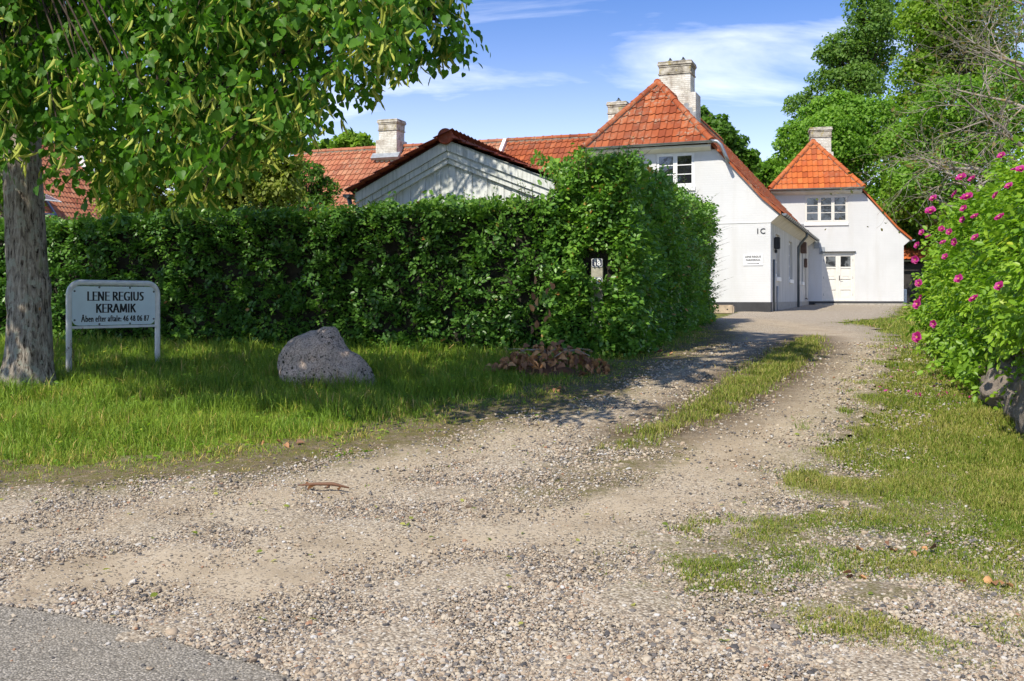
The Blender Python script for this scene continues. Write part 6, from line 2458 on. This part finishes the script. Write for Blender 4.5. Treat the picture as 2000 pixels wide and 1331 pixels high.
# ------------------------------------------------------------------ single fallen leaves and debris
def fallen(name, label, cat, px, py, n, spread, size, stick=False):
    p = G(px, py)
    z = float(gz(p[1])) + .03
    root = thing(name, label, cat, (p[0], p[1], z))
    for k in range(n):
        o = bpy.data.objects.new('leaf', dvar[(k * 2 + int(px)) % 6])
        COL.objects.link(o)
        o.parent = root
        o.location = (random.gauss(0, spread), random.gauss(0, spread * .5), random.uniform(0, .03))
        o.rotation_euler = (random.uniform(-.8, .8), random.uniform(-.8, .8), random.uniform(0, 6.28))
        s_ = size * random.uniform(.7, 1.2)
        o.scale = (s_, s_, s_)
    if stick:
        mb = MB()
        mb.tube([(-.16, .03, .02), (-.05, -.01, .035), (.06, .02, .03), (.17, -.03, .015)], [.004, .01, .012, .005], 6)
        mb.build('stem', M['dry_leaf'], root, smooth='all')


fallen('dry_twig', 'curled brown dry twig lying on the near gravel', 'twig', 630, 968, 5, .1, .05, True)
fallen('fallen_leaves', 'dry orange leaf in a grass tuft on the near right gravel', 'leaf', 1662, 1146, 3, .025, .055)
fallen('fallen_leaves', 'pair of curled orange leaves in grass near the right edge', 'leaves', 1925, 1160, 5, .07, .06)
fallen('fallen_leaves', 'orange leaves on the verge edge left of the boulder', 'leaves', 548, 876, 6, .09, .06)
fallen('fallen_leaves', 'orange brown leaves where the lawn meets the gravel', 'leaves', 1602, 952, 5, .09, .045)
fallen('fallen_leaves', 'rusty leaves in the thin grass below the lawn', 'leaves', 1770, 1085, 6, .12, .045)
fallen('fallen_leaves', 'brown leaves scattered in front of the leaf pile', 'leaves', 1085, 770, 7, .12, .07)
fallen('fallen_leaves', 'lone pale brown leaf on the verge right of the pile', 'leaf', 1300, 696, 2, .05, .09)

# ------------------------------------------------------------------ grass
def grass(name, label, N, area, dens, hfun, mat, seed, lean=.35, wbase=.0045, zoff=.0, tfun=None, lfun=None):
    """area: (x0, x1, y0, y1); dens(x, y) in 0..1 keeps blades; blades thin out with distance"""
    rng = np.random.default_rng(seed)
    x0, x1, y0, y1 = area
    n = N * 6
    y = y0 * (y1 / y0) ** rng.random(n)          # log spacing: nearer is denser
    lo_, hi_ = np.maximum(x0, -.57 * y - 1.7), np.minimum(x1, .57 * y + 1.7)
    okm = rng.random(n) < np.clip((hi_ - lo_) / (.6 * y + .6), 0, 1)
    x = (lo_ + (hi_ - lo_) * rng.random(n))[okm]
    y = y[okm]
    d = dens(x, y)
    k = rng.random(len(x)) < d
    x, y = x[k][:N], y[k][:N]
    n = len(x)
    h = hfun(x, y) * rng.uniform(.55, 1.25, n)
    w = np.maximum(wbase, .00032 * y) * rng.uniform(.6, 1.4, n)
    a = rng.uniform(0, 6.283, n)
    la = rng.uniform(0, 6.283, n)
    ll = np.abs(rng.normal(0, lean, n)) * h * (1 if lfun is None else lfun(x, y))
    bx, by = np.cos(a) * w, np.sin(a) * w
    lx, ly = np.cos(la) * ll, np.sin(la) * ll
    z = gz(y) + zoff
    V = np.empty((n, 5, 3), np.float32)
    V[:, 0] = np.stack([x - bx, y - by, z - .01], -1)
    V[:, 1] = np.stack([x + bx, y + by, z - .01], -1)
    V[:, 2] = np.stack([x - bx * .75 + lx * .35, y - by * .75 + ly * .35, z + h * .6], -1)
    V[:, 3] = np.stack([x + bx * .75 + lx * .35, y + by * .75 + ly * .35, z + h * .6], -1)
    V[:, 4] = np.stack([x + lx, y + ly, z + h * np.clip(1 - .25 * (ll / (h + 1e-6)) ** 2, .55, 1)], -1)
    T = np.array([(0, 1, 3), (0, 3, 2), (2, 3, 4)], np.int32)
    TT = (T[None] + (np.arange(n) * 5)[:, None, None]).reshape(-1, 3)
    tint = rng.beta(2, 2.4, n) * .8
    if tfun is not None:
        tint = tfun(x, y, tint, rng)
    o = link(name, tri_mesh(name, V.reshape(-1, 3), TT, M[mat], False, {'tint': np.repeat(np.clip(tint, 0, 1), 5)}))
    return tag(o, label, None, None, 'stuff')


def verge_d(x, y):
    d0 = dist_line(VERGE_EDGE, x, y)
    sd = np.where(inside(VERGE, x, y), d0, -d0) + .22 * fastnoise(x, y, .8, 70) + .16 * fastnoise(x, y, 2.6, 71) - .05
    ins = sd > 0
    d = np.abs(sd)
    patch = np.clip(.62 + .6 * fastnoise(x, y, 1.7, 41), .1, 1)
    e = np.clip(d / 1.0, 0, 1)
    return np.where(ins, e * (.62 + .38 * patch) + (1 - e) * (.22 + np.clip(patch - .1, 0, 1) * .8), np.clip(.16 - d * .4, 0, .16) * patch)


def verge_h(x, y):
    d = dist_line(VERGE_EDGE, x, y)
    return .032 + .125 * np.clip((d - .15) / 1.3, 0, 1) * np.clip(.85 + .5 * fastnoise(x, y, .8, 42) + .3 * fastnoise(x, y, 2.7, 74), .25, 1.6)


def verge_t(x, y, t, rng):
    d = dist_line(VERGE_EDGE, x, y)
    e = np.clip(1 - d / .6, 0, 1)
    t = t * (.85 + .35 * fastnoise(x, y, .9, 43)) + .15 + .28 * e + .10 * fastnoise(x, y, 2.5, 75)
    e2 = np.clip(1 - d / 1.1, 0, 1)
    dry = rng.random(len(x)) < (.03 + .38 * e2)
    return np.where(dry, rng.uniform(.88, 1, len(x)), t)


grass('verge_grass', 'long green grass of the verge round the sign and boulder', 130000, (-9.0, 6.0, 6.4, 24), verge_d, verge_h, 'grass', 101, .95, .0026, 0.0, verge_t, lambda x, y: 1 + 1.3 * np.clip(1 - dist_line(VERGE_EDGE, x, y) / .9, 0, 1))


def lawn_d(x, y):
    d0 = dist_line(LAWN_EDGE, x, y)
    sd = np.where(inside(LAWN, x, y), d0, -d0) + .2 * fastnoise(x, y, 1.0, 72) + .12 * fastnoise(x, y, 3.0, 73)
    ins = sd > 0
    d = np.abs(sd)
    patch = np.clip(.10 + 1.0 * fastnoise(x, y, 1.3, 44) + .8 * fastnoise(x, y, 4.5, 77), 0, 1)
    near = np.clip((y - 4.7) / 1.5 + (x - 2.2) * .35, 0, 1)
    e = np.clip(d / .4, 0, 1)
    dn = np.where(ins, e * near + (1 - e * near) * np.clip(patch * 1.4 + .34, 0, 1), np.clip(.36 - d * np.where(y > 6.3, 1.1, .6), 0, .36) * patch * 1.9)
    wallcut = ((x - WA[0]) * wn_[0] + (y - WA[1]) * wn_[1]) > .1
    dn = dn * np.clip(1.25 - y / 22, .35, 1)
    return np.where(wallcut | (y > 14), dn, 0)


def lawn_h(x, y):
    return (.04 + .025 * np.clip(fastnoise(x, y, .9, 45), -1, 1)) * np.clip(.6 + (y - 5.2) * .3, .6, 1)


def lawn_t(x, y, t, rng):
    b = fastnoise(x, y, .7, 46)
    t = t + .12 * b + .05
    dry = rng.random(len(x)) < .24 + .16 * b
    return np.where(dry, rng.uniform(.62, 1, len(x)), t)


grass('lawn_grass', 'short sunburnt grass between the drive and the stone wall', 195000, (.4, 20, 3.5, 42), lawn_d, lawn_h, 'lawn', 102, .9, .0024, .012, lawn_t)


def strip_d(x, y):
    ins = inside(STRIP, x, y)
    d = dist_line(STRIP + STRIP[:1], x, y)
    tl = inside(STRIP_TAIL, x, y)
    patch = np.clip(.5 + .9 * fastnoise(x, y, 2.4, 47), 0, 1)
    return np.where(ins, np.clip(.3 + d / .25, 0, 1) * np.clip(patch + .35, 0, 1), np.where(tl, .22 * patch ** 2, np.clip(.2 - d, 0, .2) * patch))


grass('strip_grass', 'grass strip growing between the two wheel tracks', 90000, (.6, 6.5, 7.6, 18.6), strip_d, lambda x, y: .062 + .025 * fastnoise(x, y, 1.5, 48), 'lawn', 103, .95, .0026, .012,
      lambda x, y, t, rng: np.where(rng.random(len(x)) < .30, rng.uniform(.7, 1, len(x)), t + .05))


def weeds_d(x, y):
    d = dist_line(VERGE_EDGE, x, y)
    patch = np.clip(fastnoise(x, y, 3.2, 49) - .35, 0, 1) * 1.2
    band = np.exp(-((d - .5) / .6) ** 2)
    return np.where(inside(VERGE, x, y) | inside(LAWN, x, y), 0, band * patch * .35)


grass('gravel_weeds', 'sparse low green weeds in the gravel along the verge', 5000, (-4, 3, 6.2, 10), weeds_d, lambda x, y: .02 + 0 * x, 'lawn', 104, .9, .004, .015)

rng = np.random.default_rng(31)
n = 9000
wx, wy = rng.uniform(-8, 4, n), rng.uniform(7, 13, n)
wk = (verge_d(wx, wy) > .12) & (fastnoise(wx, wy, 1.6, 76) > .15) & (rng.random(n) < .8)
wx, wy = wx[wk], wy[wk]
n = len(wx)
an = rng.uniform(0, 6.28, n)
P = np.column_stack([wx, wy, gz(wy) + verge_h(wx, wy) * rng.uniform(.3, .95, n)])
o = link('verge_weeds', leaf_mesh('verge_weeds', ROSE, P, np.column_stack([np.cos(an), np.sin(an), rng.uniform(-.1, .6, n)]), rng.normal(size=(n, 3)) * .4 + np.array([0, 0, 1.]), rng.uniform(.018, .05, n), rng.random(n), M['rose_leaf']))
tag(o, 'clover and broad weeds among the verge grass', None, None, 'stuff')

# yellow seed heads by the sign
mb = MB()
seeds = thing('seed_stalks', 'tall straw-coloured grass seed heads beside the sign post', 'grass', (-4.83, 10.9, float(gz(10.9))))
for k in range(9):
    bx_, by_ = random.gauss(0, .12), random.gauss(0, .12)
    hh = random.uniform(.3, .55)
    lx_, ly_ = random.gauss(0, .12), random.gauss(0, .08)
    mb.tube([(bx_, by_, 0), (bx_ + lx_ * .4, by_ + ly_ * .4, hh * .6), (bx_ + lx_, by_ + ly_, hh)], [.002, .0018, .001], 4)
    for q in range(10):
        t = .72 + .28 * q / 10
        c = Vector((bx_ + lx_ * t, by_ + ly_ * t, hh * t))
        a = q * 2.4
        mb.tube([c, c + Vector((math.cos(a) * .02, math.sin(a) * .02, .012))], [.003, .001], 4)
mb.build('stalks', M['dry_leaf'], seeds)['kind'] = 'stuff'

# petals under the roses
rng = np.random.default_rng(12)
pts = [G(px, py) for px, py in ((1770, 735), (1790, 738), (1850, 760), (1845, 775), (1760, 755), (1820, 765), (1865, 745), (1855, 735), (1800, 765), (1775, 690), (1795, 692), (1790, 665), (1842, 780), (1740, 842 - 60), (1850, 828 - 40), (1700, 640))]
pts = [(x + rng.normal() * .12, y + rng.normal() * .2) for x, y in pts for _ in range(4)]
P = np.array([(x, y, float(gz(y)) + .045) for x, y in pts])
o = link('fallen_petals', leaf_mesh('fallen_petals', BEECH, P, rnd_dir(len(P), rng), rnd_dir(len(P), rng) * .4 + np.array([0, 0, 1.]), rng.uniform(.025, .045, len(P)), rng.random(len(P)), M['petal']))
tag(o, 'pink rose petals fallen on the lawn beside the roses', None, None, 'stuff')
# green bracts and leaves blown on the gravel
rng = np.random.default_rng(13)
n = 130
y = 3.9 * (9.0 / 3.9) ** rng.random(n)
x = rng.uniform(-.5, .45, n) * y
P = np.column_stack([x, y, gz(y) + .035])
o = link('blown_leaves', leaf_mesh('blown_leaves', BEECH, P, rng.normal(size=(n, 3)) * np.array([1, 1, .1]), rnd_dir(n, rng) * .5 + np.array([0, 0, 1.]), rng.uniform(.02, .045, n), np.clip(rng.random(n) * 1.2, 0, 1), M['flowering_green']))
tag(o, 'small green and brown bits blown over the gravel', None, None, 'stuff')

# ------------------------------------------------------------------ pebbles (one mass of instanced stones)
protos = []
pcoll = bpy.data.collections.new('pebble_shapes')
for k in range(6):
    rr = random.Random(k)
    bm = bmesh.new()
    bmesh.ops.create_icosphere(bm, subdivisions=2 if k < 3 else 1, radius=1)
    off = Vector((k * 7.3, 2, 5))
    sx_, sy_, sz_ = rr.uniform(.85, 1.3), rr.uniform(.75, 1.0), rr.uniform(.5, .75)
    for v in bm.verts:
        v.co *= 1 + .45 * noise.noise(v.co * 1.3 + off) + .2 * noise.noise(v.co * 3 + off)
        v.co.x *= sx_
        v.co.y *= sy_
        v.co.z *= sz_
    me = bpy.data.meshes.new('pebble_shape')
    bm.to_mesh(me)
    bm.free()
    if k == 0:
        me.polygons.foreach_set('use_smooth', np.ones(len(me.polygons), bool))
    me.materials.append(M['pebble'])
    o = bpy.data.objects.new('pebble_shape', me)
    pcoll.objects.link(o)
rng = np.random.default_rng(99)
n = 1000000
y = 3.45 * (15.0 / 3.45) ** rng.random(n)
x = rng.uniform(-.56, .56, n) * y
# keep inside the drive sheet
dv_ = dist_line(VERGE_EDGE, x, y)
iv = inside(VERGE, x, y)
dl_ = dist_line(LAWN_EDGE, x, y)
il = inside(LAWN, x, y)
sdA = dist_line(TRACK_A, x, y)
sdB = dist_line(TRACK_B, x, y)
sandp = np.maximum(np.exp(-(sdA / .6) ** 2), .8 * np.exp(-(sdB / .5) ** 2))
dens = np.clip(.62 + .55 * fastnoise(x, y, .7, 61) + .25 * fastnoise(x, y, 2.0, 62), .08, 1) * (1 - .88 * sandp)
dens *= np.where(iv, np.clip(.3 - dv_ * 1.2, 0, .3), 1)
dens *= np.where(il, np.clip(.45 - dl_ * .5 + np.clip(6.0 - y, 0, 2) * .5, .015, 1), 1)
dens *= np.where(inside(STRIP, x, y), .06, np.clip(.25 + dist_line(STRIP + STRIP[:1], x, y) / .6, 0, 1))
rx = np.array([q[0] for q in ROAD_EDGE])
ry = np.array([q[1] for q in ROAD_EDGE])
edge_y = np.interp(x, rx, ry)
on_road = y < edge_y - .02
rim = np.exp(-((y - edge_y - .12) / .16) ** 2)
dens = np.clip(dens + .5 * rim, 0, 1)
dens = np.where(on_road, .012 * np.exp((y - edge_y) * 2), dens)
kk = rng.random(n) < dens * .62
x, y = x[kk], y[kk]
rimk = rim[kk]
n = len(x)
size = np.exp(rng.normal(math.log(.0043), .45, n)) * (1 + .12 * rimk)
size = np.clip(size * np.clip(y / 6.5, .9, 1.7), .0025, .0155)
big_ = rng.random(n) < .012
size = np.where(big_, size * 1.7, size)
z = gz(y) + .022 + size * .18 + np.where(y < np.interp(x, rx, ry), .012, 0)
pm = bpy.data.meshes.new('loose_gravel')
pm.vertices.add(n)
pm.vertices.foreach_set('co', np.column_stack([x, y, z]).astype(np.float32).ravel())
a1 = pm.attributes.new('psize', 'FLOAT', 'POINT')
a1.data.foreach_set('value', size.astype(np.float32))
a2 = pm.attributes.new('prot', 'FLOAT_VECTOR', 'POINT')
a2.data.foreach_set('vector', (rng.uniform(-1, 1, (n, 3)) * np.array([.5, .5, 3.14])).astype(np.float32).ravel())
a3 = pm.attributes.new('pidx', 'INT', 'POINT')
a3.data.foreach_set('value', rng.integers(0, 6, n).astype(np.int32))
pm.materials.append(M['pebble'])
peb = link('loose_gravel', pm)
tag(peb, 'loose mixed gravel stones on the near drive', None, None, 'stuff')
ng = bpy.data.node_groups.new('scatter_pebbles', 'GeometryNodeTree')
ng.interface.new_socket('Geometry', in_out='INPUT', socket_type='NodeSocketGeometry')
ng.interface.new_socket('Geometry', in_out='OUTPUT', socket_type='NodeSocketGeometry')
gi = ng.nodes.new('NodeGroupInput')
go = ng.nodes.new('NodeGroupOutput')
m2p = ng.nodes.new('GeometryNodeMeshToPoints')
iop = ng.nodes.new('GeometryNodeInstanceOnPoints')
ci = ng.nodes.new('GeometryNodeCollectionInfo')
ci.inputs['Collection'].default_value = pcoll
ci.inputs['Separate Children'].default_value = True
ci.inputs['Reset Children'].default_value = True


def nattr(nm, dt):
    nd = ng.nodes.new('GeometryNodeInputNamedAttribute')
    nd.data_type = dt
    nd.inputs['Name'].default_value = nm
    return nd.outputs['Attribute']


ng.links.new(gi.outputs[0], m2p.inputs['Mesh'])
ng.links.new(m2p.outputs['Points'], iop.inputs['Points'])
ng.links.new(ci.outputs[0], iop.inputs['Instance'])
iop.inputs['Pick Instance'].default_value = True
ng.links.new(nattr('pidx', 'INT'), iop.inputs['Instance Index'])
ng.links.new(nattr('prot', 'FLOAT_VECTOR'), iop.inputs['Rotation'])
ng.links.new(nattr('psize', 'FLOAT'), iop.inputs['Scale'])
ng.links.new(iop.outputs[0], go.inputs[0])
md = peb.modifiers.new('scatter', 'NODES')
md.node_group = ng
